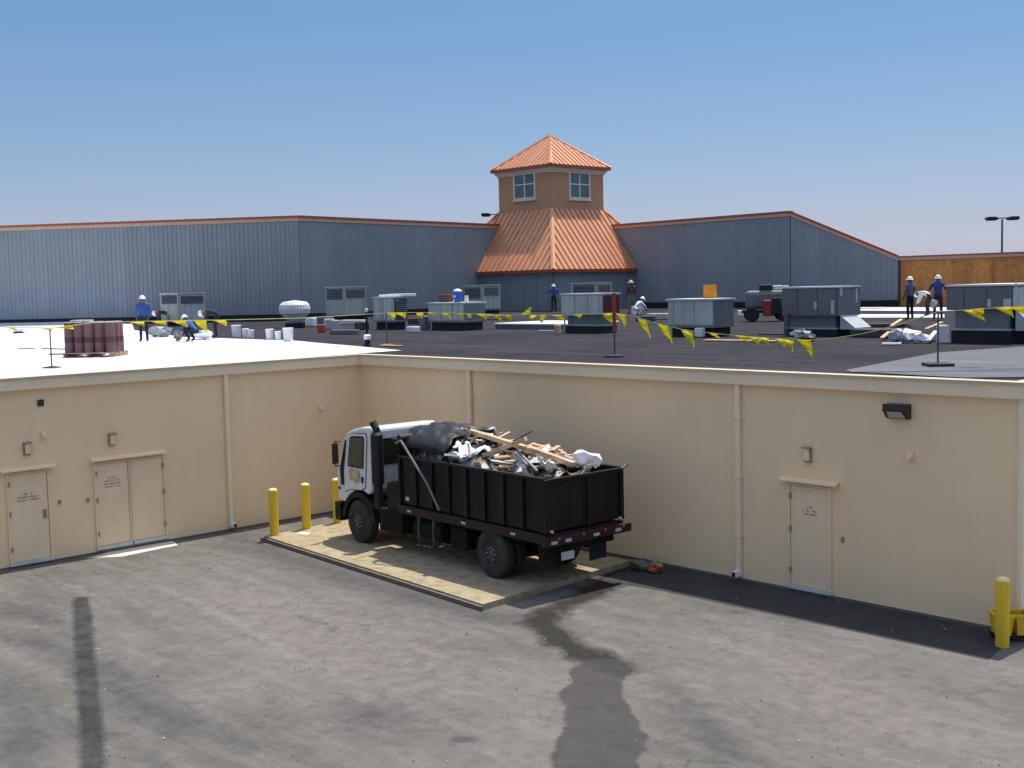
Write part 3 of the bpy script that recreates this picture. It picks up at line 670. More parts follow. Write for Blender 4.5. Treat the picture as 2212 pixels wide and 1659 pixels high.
def twin(face):
    if face == 'L':
        a = ony(1110, 400, TC.y-HB).x; b = ony(1158, 400, TC.y-HB).x
        z1 = zat((a, TC.y-HB), 368); z0 = zat((a, TC.y-HB), 434)
        M = Matrix(((1,0,0,0),(0,-1,0,TC.y-HB),(0,0,1,0),(0,0,0,1)))
    else:
        a = onx(1228, 400, TC.x+HB).y; b = onx(1274, 400, TC.x+HB).y
        z1 = zat((TC.x+HB, a), 364); z0 = zat((TC.x+HB, a), 430)
        M = Matrix(((0,1,0,TC.x+HB),(1,0,0,0),(0,0,1,0),(0,0,0,1)))
    if face == 'hiddenL': pass
    fw = 0.17; s = MB()
    s.box((a, 0.003, z0), (a+fw, 0.09, z1), M); s.box((b-fw, 0.003, z0), (b, 0.09, z1), M)
    s.box((a+fw, 0.003, z1-fw), (b-fw, 0.09, z1), M); s.box((a+fw, 0.003, z0), (b-fw, 0.09, z0+fw), M)
    o = s.build('window', 'tower_trim', tw)
    mu = (a+b)/2; mz = (z0+z1)/2; s = MB()
    s.box((mu-0.04, 0.02, z0+fw), (mu+0.04, 0.06, z1-fw), M); s.box((a+fw, 0.02, mz-0.035), (mu-0.04, 0.06, mz+0.035), M); s.box((mu+0.04, 0.02, mz-0.035), (b-fw, 0.06, mz+0.035), M)
    s.build('glazing_bar', 'white', o)
    for (u0, u1) in ((a+fw, mu-0.04), (mu+0.04, b-fw)):
        for (w0, w1) in ((z0+fw, mz-0.035), (mz+0.035, z1-fw)):
            MB().box((u0, 0.004, w0), (u1, 0.02, w1), M).build('pane', 'glass', o)
    s = MB(); s.box((a-0.05, 0.003, z0-0.10), (b+0.05, 0.14, z0), M); s.build('sill', 'tower_trim', o)
twin('L'); twin('R')

# ------------------------------------------------------------------ car park lamps beyond
def lamp_post(px, py, D, label, gp, arms, yaw):
    d = ray(px, py); d2 = Vector((d.x, d.y)).length; p = CAM + d*(D/d2)
    t = thing('street_lamp', label, 'street lamp', (p.x, p.y, 0), yaw, gp)
    z = p.z
    lat(MB().tube((0, 0, 0), (0, 0, z-0.1), 0.13, 0.075, 10), 'pole', 'steel_pole', t)
    lat(MB().tube((-0.55, 0, z), (0.55, 0, z), 0.05, n=8), 'arm', 'black', t)
    for sx in (-1, 1):
        s = MB(); s.prism([(sx*0.42, z-0.10), (sx*0.62, z-0.20), (sx*1.25, z-0.20), (sx*1.42, z+0.02), (sx*1.25, z+0.13), (sx*0.7, z+0.13), (sx*0.42, z+0.03)], -0.35, 0.35, 'y')
        lat(s, 'lamp_head', 'black', t, bevel=0.04)
    return t
lamp_post(2165, 471, 112, 'twin headed car park lamp above the plywood parapet', 'car park lamps behind the building', 2, YAW-math.pi/2)
lamp_post(1070, 463, 118, 'car park lamp poking out beside the left edge of the tower skirt', 'car park lamps behind the building', 2, YAW-math.pi/2)

# ------------------------------------------------------------------ rooftop units
def louvre(parent, M, a0, a1, z0, z1, n=7):
    s = MB(); s.box((a0, 0.004, z0), (a1, 0.012, z1), M); o = s.build('louvre', 'hvac_dark', parent)
    s = MB(); h = (z1-z0)/n
    for i in range(n):
        z = z0+i*h
        vs = [M @ Vector(p) for p in ((a0, 0.014, z+h*.75), (a1, 0.014, z+h*.75), (a1, 0.05, z+h*.2), (a0, 0.05, z+h*.2))]
        s.add(vs, [(0, 1, 2, 3)])
    s.build('blades', 'hvac_mid', o)
def unit(label, nc, lpx, rpx, topy, body='hvac', side=None, curb=0.28, lid=True, lid_m='hvac_top', seamsL=(), seamsR=(), lou=None, posts=False, labels=(), lower=None, bodybase=None, lidover=0.05, depth=None):
    N_ = roof(*nc); zt = zat(N_, topy)
    xl = ony(lpx, nc[1], N_.y).x; yr = onx(rpx, nc[1], N_.x).y
    if depth: yr = N_.y+depth
    t = thing('rooftop_unit', label, 'air conditioner', (N_.x, N_.y, HW), 0, 'rooftop air conditioning units')
    x0, x1, y0, y1 = xl, N_.x, N_.y, yr
    cz = HW+curb
    if curb: MB().box((x0+0.10, y0+0.08, HW), (x1-0.08, y1-0.08, cz)).build('curb', 'curbblack', t)
    b0 = cz
    if lower:
        MB().box((x0+0.18, y0+0.14, cz), (x1-0.14, y1-0.14, cz+lower)).build('lower_section', 'hvac_mid', t); b0 = cz+lower
        s = MB(); s.box((x0+0.1, y0+0.06, cz), (x1-0.06, y1-0.06, cz+0.05)); s.build('base_rail', 'galv', t)
    else: MB().box((x0-0.02, y0-0.02, cz), (x1+0.02, y1+0.02, cz+0.07)).build('base_rail', 'hvac_mid', t); b0 = cz+0.07
    MB().box((x0, y0, b0), (x1, y1, zt-0.05)).build('cabinet', body, t)
    ML = Matrix(((1,0,0,0),(0,-1,0,y0),(0,0,1,0),(0,0,0,1))); MR = Matrix(((0,1,0,x1),(1,0,0,0),(0,0,1,0),(0,0,0,1)))
    # access panels, slightly proud, with gaps between
    def panels(M, a0, a1, cuts, m):
        c = [a0]+[a0+(a1-a0)*q for q in cuts]+[a1]
        for p, q in zip(c[:-1], c[1:]):
            MB().box((p+0.02, 0.002, b0+0.03), (q-0.02, 0.02, zt-0.09), M).build('panel', m, t)
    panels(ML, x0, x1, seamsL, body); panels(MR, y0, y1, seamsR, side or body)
    if lid:
        MB().box((x0-lidover, y0-lidover, zt-0.05), (x1+lidover, y1+lidover, zt)).build('lid', lid_m, t)
    ML2 = ML @ Matrix.Translation((0, 0.02, 0)); MR2 = MR @ Matrix.Translation((0, 0.02, 0))
    if lou:
        for (w_, f0, f1, g0, g1, n) in lou:
            M = ML2 if w_ == 'L' else MR2; a0, a1 = (x0, x1) if w_ == 'L' else (y0, y1)
            louvre(t, M, a0+(a1-a0)*f0, a0+(a1-a0)*f1, b0+(zt-b0)*g0, b0+(zt-b0)*g1, n)
    for (w_, f, g, lw, lh) in labels:
        M = ML2 if w_ == 'L' else MR2; a0, a1 = (x0, x1) if w_ == 'L' else (y0, y1)
        a = a0+(a1-a0)*f; z = b0+(zt-b0)*g
        MB().box((a-lw/2, 0.002, z-lh/2), (a+lw/2, 0.006, z+lh/2), M).build('sticker', 'label', t)
    return t, (x0, x1, y0, y1, zt, b0, cz)
u1, q1 = unit('pale cage sided air conditioner behind the crouching workers on the white roof', (388, 704), 349, 446, 633, lou=[('L',.1,.92,.62,.93,7),('R',.08,.92,.62,.93,7)], curb=0.2, seamsL=(.5,), seamsR=(.45,.8), labels=[('R',.55,.35,.14,.45)])
u2, q2 = unit('greenish grey air conditioner with dark louvres just right of the round fan', (745, 692), 705, 793, 619, lou=[('L',.1,.92,.55,.93,7),('R',.08,.92,.60,.93,7)], curb=0.25, labels=[('R',.6,.3,.08,.5)])
u3, q3 = unit('small air conditioner with white boards lying on its lid', (853, 712), 808, 881, 641, curb=0.32, side='hvac_dark', seamsL=(.5,), lou=[('R',.08,.92,.2,.9,8)])
u5, q5 = unit('greenish air conditioner standing behind the blue water cooler', (1043, 679), 1003, 1082, 615, lou=[('L',.08,.92,.45,.9,7),('R',.1,.9,.55,.93,5)], curb=0.25, labels=[('R',.6,.45,.08,.45)])
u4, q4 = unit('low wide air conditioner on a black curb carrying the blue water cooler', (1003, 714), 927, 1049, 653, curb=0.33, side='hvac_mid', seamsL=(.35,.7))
u7, q7 = unit('pale air conditioner half hidden by the one in the centre in front of the tower', (1290, 676), 1234, 1322, 610, curb=0.25, lou=[('L',.1,.92,.5,.93,8),('R',.1,.9,.5,.93,8)])
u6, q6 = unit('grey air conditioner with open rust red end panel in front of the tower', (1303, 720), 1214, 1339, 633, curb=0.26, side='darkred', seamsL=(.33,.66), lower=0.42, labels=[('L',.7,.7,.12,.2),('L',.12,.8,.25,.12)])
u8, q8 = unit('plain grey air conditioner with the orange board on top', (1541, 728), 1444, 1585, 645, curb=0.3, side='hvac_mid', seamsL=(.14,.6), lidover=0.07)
u9, q9 = unit('large dark grey air conditioner with four white stickers', (1808, 727), 1690, 1858, 618, body='hvac_mid', side='hvac_mid', curb=0.22, lower=0.42, seamsL=(.3,.66), lid_m='hvac_top', lidover=0.04, depth=None,
    labels=[('L',.62,.36,.10,.22),('L',.93,.30,.12,.42),('R',.15,.82,.12,.28),('R',.82,.66,.10,.45)])
u10, q10 = unit('largest dark air conditioner at the far right edge of the roof', (2186, 743), 2044, 2290, 613, body='hvac_mid', side='hvac', curb=0.34, lower=0.55, seamsL=(.28,.62,), labels=[('L',.66,.28,.10,.2),('R',.05,.85,.10,.35),('L',.93,.25,.2,.25)], lidover=0.04)
# sloping intake hoods on the +x ends of the two large units
def hood(t, q):
    x0, x1, y0, y1, zt, b0, cz = q
    s = MB(); a, b = y0+0.15, y0+(y1-y0)*0.8
    s.add([(x1+0.022, a, b0+0.02), (x1+0.022, b, b0+0.02), (x1+0.55, b, cz+0.05), (x1+0.55, a, cz+0.05), (x1+0.022, a, cz), (x1+0.022, b, cz), (x1+0.55, b, cz), (x1+0.55, a, cz)],
          [(0,1,2,3),(0,3,7,4),(1,5,6,2),(3,2,6,7),(4,7,6,5)])
    s.build('intake_hood', 'galv', t)
hood(u9, q9); hood(u10, q10)
# pipes and conduit beside unit lower sections
s = MB(); s.path([Vector((q6[0]+0.2, q6[2]-0.05, HW+0.5)), Vector((q6[0]+0.2, q6[2]-0.05, HW+0.06)), Vector((q6[0]-1.2, q6[2]-0.05, HW+0.06))], 0.03); s.build('pipe', 'galv', u6)
s = MB(); s.path([Vector((q9[0]+0.3, q9[2]-0.08, HW+0.75)), Vector((q9[0]+0.3, q9[2]-0.08, HW+0.05)), Vector((q9[0]-0.9, q9[2]-0.1, HW+0.05))], 0.03); s.build('pipe', 'hvac_dark', u9)

# things lying on the units
def slabthing(name, label, cat, c, sx, sy, sz, rz, m, group=None):
    o = MB().box((-sx/2, -sy/2, 0), (sx/2, sy/2, sz)).build(name, m, None, bevel=min(sz, sx)*0.12); o.location = c; o.rotation_euler = (0, 0, rz); return tag(o, label, cat, group)
slabthing('insulation_board', 'white board lying at the back left of the small air conditioner lid', 'board', (q3[0]+0.5, q3[2]+0.6, q3[4]+0.002), 0.9, 0.5, 0.10, 0.3, 'white')
slabthing('insulation_board', 'larger white board lying across the small air conditioner lid', 'board', (q3[1]-0.35, q3[2]+0.7, q3[4]+0.002), 1.1, 0.8, 0.12, 0.1, 'white')
# blue water cooler
cx, cy, cz = onx(989, 650, q4[1]-0.6).x, q4[2]+0.5, q4[4]
p = ony(989, 650, cy); t = thing('water_cooler', 'blue round water cooler with white lid on the low air conditioner', 'cooler', (p.x, p.y, cz))
lat(MB().lathe((0,0,0), [(0.16,0),(0.19,0.03),(0.19,0.42),(0.18,0.44)], 18), 'body', 'blueplastic', t, smooth=False)
lat(MB().lathe((0,0,0.44), [(0.19,0),(0.19,0.06),(0.10,0.11),(0.05,0.13)], 18), 'lid', 'whiteplastic', t)
lat(MB().box((-0.03,-0.24,0.06),(0.03,-0.18,0.11)), 'tap', 'white', t)
lat(MB().box((-0.10,-0.195,0.2),(0.10,-0.186,0.3)), 'sticker', 'label', t)
p2 = ony(963, 651, cy+0.2)
slabthing('tool_bag', 'dark tool bag on the low air conditioner left of the cooler', 'bag', (p2.x, p2.y, cz), 0.55, 0.3, 0.35, 0.2, 'brownshirt')
p2 = ony(1008, 651, cy-0.1)
slabthing('jug', 'small white jug right of the blue water cooler', 'jug', (p2.x, p2.y, cz), 0.13, 0.13, 0.27, 0.2, 'whiteplastic')
# orange board
p = ony(1534, 646, q8[2]+0.9)
s = MB().box((-0.22,-0.05,0),(0.22,0.05,0.44)); o = s.build('orange_board', 'orange', None, bevel=0.01); o.location = (p.x, p.y, q8[4]+0.003); o.rotation_euler = (R_(-4), 0, R_(40)); tag(o, 'orange square board standing on the plain grey air conditioner', 'board')

# round upblast fan
p = roof(638, 708); t = thing('roof_fan', 'pale ribbed round exhaust fan standing against the grey wall', 'fan', (p.x, p.y, HW))
lat(MB().box((-0.45,-0.45,0),(0.45,0.45,0.3)), 'curb', 'curbblack', t)
lat(MB().lathe((0,0,0.3), [(0.42,0),(0.5,0.2),(0.74,0.40),(0.76,0.44)], 28), 'lower_bowl', 'hvac_top', t, smooth=True)
s = MB(); n = 28; vs = []; prof = [(0.76,0.42),(0.96,0.60),(1.0,0.86),(0.94,1.12),(0.76,1.30),(0.02,1.40)]
for r, h in prof:
    for i in range(2*n):
        a = math.pi*i/n; rr = r*(1.0 if i % 2 else 0.975); vs.append((rr*math.cos(a), rr*math.sin(a), 0.3+h-0.0))
fs = [(k*2*n+i, k*2*n+(i+1) % (2*n), (k+1)*2*n+(i+1) % (2*n), (k+1)*2*n+i) for k in range(5) for i in range(2*n)]
s.add(vs, fs); lat(s, 'ribbed_dome', 'hvac_top', t)
for c_ in t.children: c_.scale = (.78, .78, .80)
# flat skylight
a = roof(1222, 712); xl = ony(1070, 700, a.y).x
t = thing('skylight', 'long flat white skylight lying on the dark roof left of the central air conditioner', 'skylight', (a.x, a.y, HW))
MB().box((xl, a.y, HW), (a.x, a.y+3.2, HW+0.16)).build('curb', 'hvac_mid', t); MB().box((xl-0.05, a.y-0.05, HW+0.16), (a.x+0.05, a.y+3.25, HW+0.24)).build('cover', 'hvac_top', t, bevel=0.03)
# plumbing vents
def vent(px, py, h, r, label, cap='white'):
    p = roof(px, py); t = thing('vent_pipe', label, 'vent pipe', (p.x, p.y, HW))
    lat(MB().lathe((0,0,0), [(r*1.6,0),(r*1.5,0.04),(r,0.08),(r,h)], 12), 'pipe', 'curbblack', t); lat(MB().lathe((0,0,h), [(r*1.25,0),(r*1.3,0.12),(r*0.9,0.16)], 12), 'cap', cap, t)
vent(794, 748, 0.22, 0.09, 'short black vent pipe with white cap near the tip of the white roofing')
vent(793, 722, 0.9, 0.05, 'thin tall pale vent pipe left of the small air conditioner', 'whiteplastic')
vent(40, 720, 0.10, 0.2, 'low round vent wrapped in white membrane at the left edge')
# low junk in front of far wall
def junk(px, py, sx, sy, sz, rz, m, name, label, cat):
    p = roof(px, py); slabthing(name, label, cat, (p.x, p.y, HW+0.002), sx, sy, sz, rz, m)
junk(672, 705, .5,.4,.45, .3,'whiteplastic','bucket_box','pale grey box right beside the round fan','box')
junk(695, 718, .35,.3,.35, .8,'rust_trim','scrap_box','small rusty box on the dark roof right of the fan','box')
junk(725, 716, .3,.3,.5, .1,'galv','metal_box','upright galvanised box between fan and small air conditioner','box')
junk(765, 700, 1.6,.5,.22, .2,'hvac_top','metal_duct','pale duct section lying before the greenish air conditioner','duct')
junk(745, 722, 1.2,.4,.18, .5,'hvac_mid','scrap_bundle','flat dark bundle left of the thin vent pipe','bundle')
junk(893, 717, .5,.35,.22, .2,'whiteplastic','bucket_tray','low white tray between the two small air conditioners','tray')
junk(846, 748, .9,.25,.03, .1,'wood','board_scrap','flat pinkish board near the tip of the white roofing','board')
junk(1600, 738, 2.4,.3,.05, .12,'wood','plank','plank lying on the dark roof under the sagging flags','plank')
junk(1512, 728, .28,.28,.3, .2,'whiteplastic','white_box','white box at the foot of the plain grey air conditioner','box')
junk(1605, 683, .5,.3,.3, .4,'white','white_carton','white carton left of the red kettle cart','carton')
junk(56, 754, .9,.12,.03, .2,'hvac_dark','metal_strip','dark strip lying on the white roofing left of the stand','strip')
junk(130, 755, 2.2,.12,.03, .15,'hvac_dark','metal_strip','long dark strip lying on the white roofing between stand and pallet','strip')

junk(700, 700, .9,.5,.4, .4,'hvac_mid','crate','dark crate low behind the pale grey box','crate')
junk(712, 712, .5,.35,.5, .9,'hvac','metal_can','upright grey can between rusty box and galvanised box','can')
junk(782, 712, .5,.5,.35, .3,'hvac_dark','cable_reel','dark block at the foot of the greenish air conditioner','reel')
junk(906, 700, 1.1,.5,.3, .3,'brownshirt','scrap_bundle','brown bundle behind the white tray','bundle')
junk(918, 712, .4,.4,.6, .1,'hvac_mid','drum','dark drum left of the low wide air conditioner','drum')
junk(1068, 690, 1.6,.6,.25, .2,'wood','plank_stack','low stack of planks right of the greenish air conditioner','planks')
junk(1395, 694, .9,.6,.25, .5,'hvac_dark','tool_heap','dark low heap right of the pail','tools')
junk(1425, 690, 1.2,.6,.3, .1,'hvac','metal_box','grey low box left of the plain air conditioner','box')
junk(1205, 722, .2,.2,.35, .1,'wood','timber_block','small tan block at the left foot of the central air conditioner','block')
junk(1880, 706, 2.6,.5,.12, .3,'brownshirt','plank_stack','dark brown low stack right of the large air conditioner','planks')
junk(1900, 728, 1.6,.7,.25, .1,'hvac_dark','scrap_heap','dark scrap pile left of the white bags','scrap')
junk(1705, 720, .3,.3,.8, .2,'hvac_mid','gas_bottle','upright grey bottle left of the large air conditioner','bottle')
junk(1855, 668, 3.0,.8,.10, .2,'white','insulation_stack','low white stack in front of the raked wall end','boards')
# buckets on the white roof
def bucket(px, py, label, s_=1.0):
    p = roof(px, py); t = thing('bucket', label, 'bucket', (p.x, p.y, HW+0.01), 0, 'white pails by the edge of the white roofing')
    lat(MB().lathe((0,0,0), [(0.13*s_,0),(0.15*s_,0.34*s_),(0.16*s_,0.36*s_)], 14), 'pail', 'white', t); lat(MB().lathe((0,0,0.36*s_), [(0.165*s_,0),(0.165*s_,0.03),(0.15*s_,0.04)], 14), 'lid', 'whiteplastic', t)
bucket(511, 729, 'leftmost white pail behind the bent over worker', 1.25)
bucket(531, 730, 'white pail second from left at the edge of the white roofing', .9)
bucket(543, 731, 'low white pail in the middle of the row', .8)
bucket(583, 734, 'white pail at the back edge left of the last one', 1.0)
bucket(601, 735, 'white pail just left of the last pail', .8)
bucket(623, 738, 'rightmost and tallest white pail at the edge of the white roofing', 1.25)
bucket(1371, 680, 'white pail beside the person in the tan hat', 1.2)

# pallet with rolls
p = roof(205, 770)
pt = thing('pallet', 'wooden pallet under the brown roofing rolls on the white roof', 'pallet', (p.x, p.y, HW+0.012), R_(40))
for i in range(5):
    lat(MB().box((-0.78, -0.5+i*0.26, 0.10), (0.78, -0.38+i*0.26, 0.125)), 'slat', 'wood', pt)
for xq in (-0.74, -0.03, 0.68): lat(MB().box((xq, -0.5, 0.0), (xq+0.06, 0.66, 0.10)), 'runner', 'wood', pt)
first = None; cnt = 0
desc = ['front row', 'second row', 'back row']; posd = ['left end', 'second from left', 'middle', 'right of middle', 'right end']
for r_ in range(3):
    for c_ in range(5):
        lx, ly = -0.58+c_*0.315*random.uniform(.97, 1.03)-.03, -0.32+r_*0.34+random.uniform(-.03, .03)
        q = pt.matrix_world if False else Matrix.LocRotScale(pt.location, pt.rotation_euler, None)
        wv = q @ Vector((lx, ly, 0.127))
        if first is None:
            t = thing('roofing_roll', '', 'roll', wv, 0); first = t
            lat(MB().lathe((0,0,0), [(0.135,0),(0.14,0.02),(0.14,0.88),(0.13,0.9),(0.05,0.9),(0.045,0.86)], 16), 'roll', 'rollwrap', t)
            lat(MB().lathe((0,0,0.3), [(0.1415,0),(0.1415,0.16)], 16), 'wrapper_band', 'brownshirt', t); lat(MB().lathe((0,0,0.895), [(0.128,0),(0.128,0.012),(0.06,0.013)], 16), 'end_cap', 'label', t)
        else:
            t = copy_tree(first); t.location = wv
        t.rotation_euler = (random.uniform(-.02,.02), random.uniform(-.02,.02), random.uniform(0, 6))
        tag(t, 'upright brown roofing roll on the pallet, %s of the %s' % (posd[c_], desc[r_]), 'roll', 'roofing rolls on the pallet')
p3 = roof(170, 766)
slabthing('plank', 'short plank lying in front of the pallet of rolls', 'plank', (p3.x, p3.y-0.2, HW+0.014), 1.5, .14, .05, R_(38), 'wood')
p3 = Matrix.LocRotScale(pt.location, pt.rotation_euler, None) @ Vector((-0.35, 0, 1.03))
slabthing('carton', 'crumpled pale wrapper lying on top of the brown rolls', 'wrapper', p3, .55, .4, .06, R_(30), 'concrete_pale')

# ------------------------------------------------------------------ kettle cart
p = roof(1653, 694); t = thing('tar_kettle', 'silver tank cart with red end and black wheels left of the large air conditioner', 'cart', (p.x, p.y, HW), R_(40))
lat(MB().box((-0.85,-0.42,0.55),(0.85,0.42,1.36)), 'tank', 'hvac_mid', t, bevel=0.16)
lat(MB().box((-0.25,-0.3,1.38),(0.3,0.3,1.62)), 'hatch', 'black', t, bevel=0.04)
lat(MB().box((0.34,-0.2,1.38),(0.75,0.2,1.58)), 'fuel_can', 'white', t, bevel=0.03); lat(MB().box((0.8,-0.15,1.36),(1.02,0.15,1.56)), 'fuel_can', 'white', t, bevel=0.03)
lat(MB().box((-0.15,-0.75,0.25),(0.35,-0.45,0.95)), 'burner_box', 'redmetal', t, bevel=0.05); lat(MB().box((0.2,-0.82,0.3),(0.62,-0.5,1.05)), 'engine', 'curbblack', t, bevel=0.06)
lat(MB().box((-1.0,-0.4,0.38),(1.0,0.4,0.5)), 'frame', 'black', t)
for xq, yq in ((-0.6,-0.5),(0.75,-0.5),(-0.6,0.5),(0.75,0.5)):
    lat(MB().lathe((xq,yq,0.3), [(0.15,-0.09),(0.30,-0.08),(0.30,0.08),(0.15,0.09)], 18, 'y'), 'wheel', 'blackrubber', t)
lat(MB().path([Vector((1.0,0,0.45)),Vector((1.6,0,0.35)),Vector((1.7,0,0.9))], 0.03), 'drawbar', 'black', t)

# scrap between big units
def blob(name, label, cat, c, r, m, sq=(1,1,.6), seed=0, group=None, n=2, amp=.35):
    rr = random.Random(seed); bm = bmesh.new(); bmesh.ops.create_icosphere(bm, subdivisions=n, radius=r)
    for v in bm.verts:
        k = 1+rr.uniform(-amp, amp); v.co = Vector((v.co.x*sq[0]*k, v.co.y*sq[1]*k, v.co.z*sq[2]*k))
    mz = min(v.co.z for v in bm.verts)
    for v in bm.verts: v.co.z -= mz
    me = bpy.data.meshes.new(name); bm.to_mesh(me); bm.free(); me.materials.append(MAT[m])
    o = bpy.data.objects.new(name, me); col.objects.link(o); o.location = c; return tag(o, label, cat, group)
def rl(px, py): p = roof(px, py); return Vector((p.x, p.y, HW+0.004))
blob('plastic_bag', 'largest white plastic bag heaped on the dark roof between the two dark air conditioners', 'bag', rl(1964, 740), .30, 'whiteplastic', (1,.8,.6), 3)
blob('plastic_bag', 'small white plastic bag right of the largest bag', 'bag', rl(1990, 741), .20, 'whiteplastic', (1.1,.8,.6), 5)
blob('plastic_bag', 'dull grey plastic bag left of the white bags', 'bag', rl(1938, 741), .24, 'galv', (.9,.8,.7), 6)
slabthing('tray', 'flat white tray in front of the grey bag', 'tray', rl(1926, 745), .5, .3, .05, .5, 'whiteplastic')
slabthing('paper_sack', 'upright pale sack behind the right warning stand', 'sack', rl(2037, 742), .32, .2, .5, .6, 'hvac_top')
for i, (a, b, c_, d, hh) in enumerate(((1925,712,1965,702,.25),(1962,702,1985,716,.3),(1860,724,1915,722,.12),(2000,718,2035,712,.2),(1905,735,1925,728,.1),(2005,742,2035,726,.15))):
    pa, pb = rl(a, b), rl(c_, d); ang = math.atan2(pb.y-pa.y, pb.x-pa.x)
    lab = ['tilted plank behind the white bags', 'second tilted plank leaning beside the first behind the bags', 'low plank left of the grey bag', 'pale plank behind the right warning stand', 'short plank end beside the grey bag', 'white pipe leaning right of the small bag'][i]
    o = MB().box((0, -.06, 0), (min(2.2, (pb-pa).length), .06, .04)).build('plank' if i < 5 else 'pipe_scrap', 'wood' if i < 5 else 'whiteplastic'); o.location = pa+Vector((0,0,hh*.4)); o.rotation_euler = (0, R_(-4), ang); tag(o, lab, 'plank' if i < 5 else 'pipe')
for i, (px, py, r_, m) in enumerate(((1735,735,.2,'hvac_mid'),(1722,727,.16,'hvac_top'),(1745,742,.18,'hvac_dark'))):
    blob('scrap_piece', ['grey scrap lump in front of the large air conditioner', 'pale scrap lump left of the large air conditioner foot', 'dark scrap lump nearest the flags'][i], 'scrap', rl(px, py), r_, m, (1.3,.8,.7), 20+i)

# ------------------------------------------------------------------ warning line
st_px = [(112, 795), (836, 746), (1328, 770), (2026, 791), (2640, 800)]
SB = [roof(*p) for p in st_px]
slab_ = ['by the pallet of rolls', 'near the tip of the white roofing', 'with red upper sleeve in the middle of the dark roof', 'with rectangular black foot at the right of the roof', 'just beyond the right edge']
tops = [712, 675, 633, 674, 0]
for i in range(4):
    t = thing('warning_stand', 'thin dark warning line stand '+slab_[i], 'stand', SB[i], 0, 'stands carrying the flag line')
    zt = zat(SB[i], tops[i])-HW
    if i == 3: lat(MB().box((-0.26,-0.26,0),(0.26,0.26,0.07)), 'base', 'black', t, bevel=0.02); t.rotation_euler = (0,0,R_(45))
    else: lat(MB().lathe((0,0,0), [(0.24,0),(0.24,0.025),(0.05,0.05)], 18), 'base', 'black' if i != 1 else 'rust_trim', t)
    lat(MB().tube((0,0,0.03), (0,0,zt), 0.018, n=8), 'pole', 'hvac_dark', t)
    if i == 2: lat(MB().tube((0,0,zt*0.38), (0,0,zt), 0.045, n=10), 'sleeve', 'redmetal', t)
line = thing('flag_line', 'rope with yellow pennant flags strung between the stands across the roof', 'flag line', SB[0])
P0 = SB[0]+(SB[0]-SB[1])*0.35
spans = [((P0, SB[0]), [(-60, 704), (0, 706), (112, 709)]), ((SB[0], SB[1]), [(112, 709), (200, 697), (300, 694), (480, 691), (650, 687), (836, 676)]),
         ((SB[1], SB[2]), [(836, 676), (900, 675), (1000, 677), (1100, 680), (1220, 681), (1328, 676)]),
         ((SB[2], SB[3]), [(1328, 676), (1370, 684), (1420, 699), (1480, 713), (1560, 722), (1640, 729), (1745, 735), (1800, 731), (1863, 721), (1940, 702), (2026, 673)]),
         ((SB[3], SB[4]), [(2026, 673), (2080, 670), (2120, 667), (2160, 664), (2212, 663), (2300, 662)])]
def rope_pt(span, px):
    (A, B), pts = span
    for a, b in zip(pts[:-1], pts[1:]):
        if a[0] <= px <= b[0]:
            k = (px-a[0])/(b[0]-a[0]); return onplane(px, a[1]+(b[1]-a[1])*k, A, B)
rp = []
for sp in spans:
    for q in sp[1]: rp.append(onplane(q[0], q[1], *sp[0]))
MB().path(rp, 0.010, 5).build('rope', 'rope', line)
rr = random.Random(5)
def flag(sp, x0, drop, lean, wide=12, up=0):
    wide *= 1.55; drop *= 1.3
    a = rope_pt(spans[sp], x0); b = rope_pt(spans[sp], min(x0+wide, spans[sp][1][-1][0]-1))
    if a is None or b is None: return
    u = (b-a).normalized()
    wid = (b-a).length
    tip = (a+b)/2 + u*lean + Vector((0, 0, -drop)) + Vector((u.y, -u.x, 0))*rr.uniform(-.12, .12)
    s = MB(); n = 4; nn = Vector((u.y, -u.x, 0)); vs = []
    for i in range(n+1):
        k = i/n; c0 = a.lerp(tip, k); c1 = b.lerp(tip, k); off = nn*0.05*math.sin(k*5+x0)
        if i == n: vs.append(tip)
        else: vs += [c0+off, (c0+c1)/2+off*1.6, c1+off*.4]
    fs = []
    for i in range(n-1): fs += [(3*i, 3*i+1, 3*i+4, 3*i+3), (3*i+1, 3*i+2, 3*i+5, 3*i+4)]
    i = n-1; fs += [(3*i, 3*i+1, 3*n), (3*i+1, 3*i+2, 3*n)]
    s.add(vs, fs); o = s.build('flag', 'flag', line, smooth=True)
    so_ = o.modifiers.new('thick', 'SOLIDIFY'); so_.thickness = 0.004
for sp, x0, dr, ln, wd in ((0,8,.06,.22,14),(0,88,.06,.12,22),(1,122,.08,.22,22),(1,276,.10,.2,22),(1,322,.10,.22,24),(1,366,.14,.28,22),(1,418,.28,.28,18),(1,458,.14,.25,20),
        (2,838,.2,.25,12),(2,856,.16,.25,14),(2,898,.16,.25,12),(2,924,.06,.1,10),(2,955,.14,.22,12),(2,984,.1,.15,10),(2,1003,.12,.2,10),(2,1032,.14,.2,12),(2,1060,.14,.2,12),(2,1084,.13,.18,12),(2,1122,-.16,.25,14),(2,1142,.1,.1,12),(2,1160,.16,.1,14),(2,1194,.12,.2,14),(2,1240,.08,.12,12),(2,1300,.22,.1,22),
        (3,1334,.3,.12,12),(3,1376,.34,.2,14),(3,1420,.34,.2,16),(3,1470,.3,.28,18),(3,1534,.12,.15,10),(3,1590,.12,.12,16),(3,1616,.14,.18,16),(3,1640,.14,.15,14),(3,1670,.14,.15,16),(3,1690,.2,.18,16),(3,1724,.34,.22,18),
        (4,2078,.2,.32,22),(4,2100,.1,.1,16),(4,2150,.16,.22,22),(4,2182,.18,.25,22)):
    flag(sp, x0, dr, ln, wd)

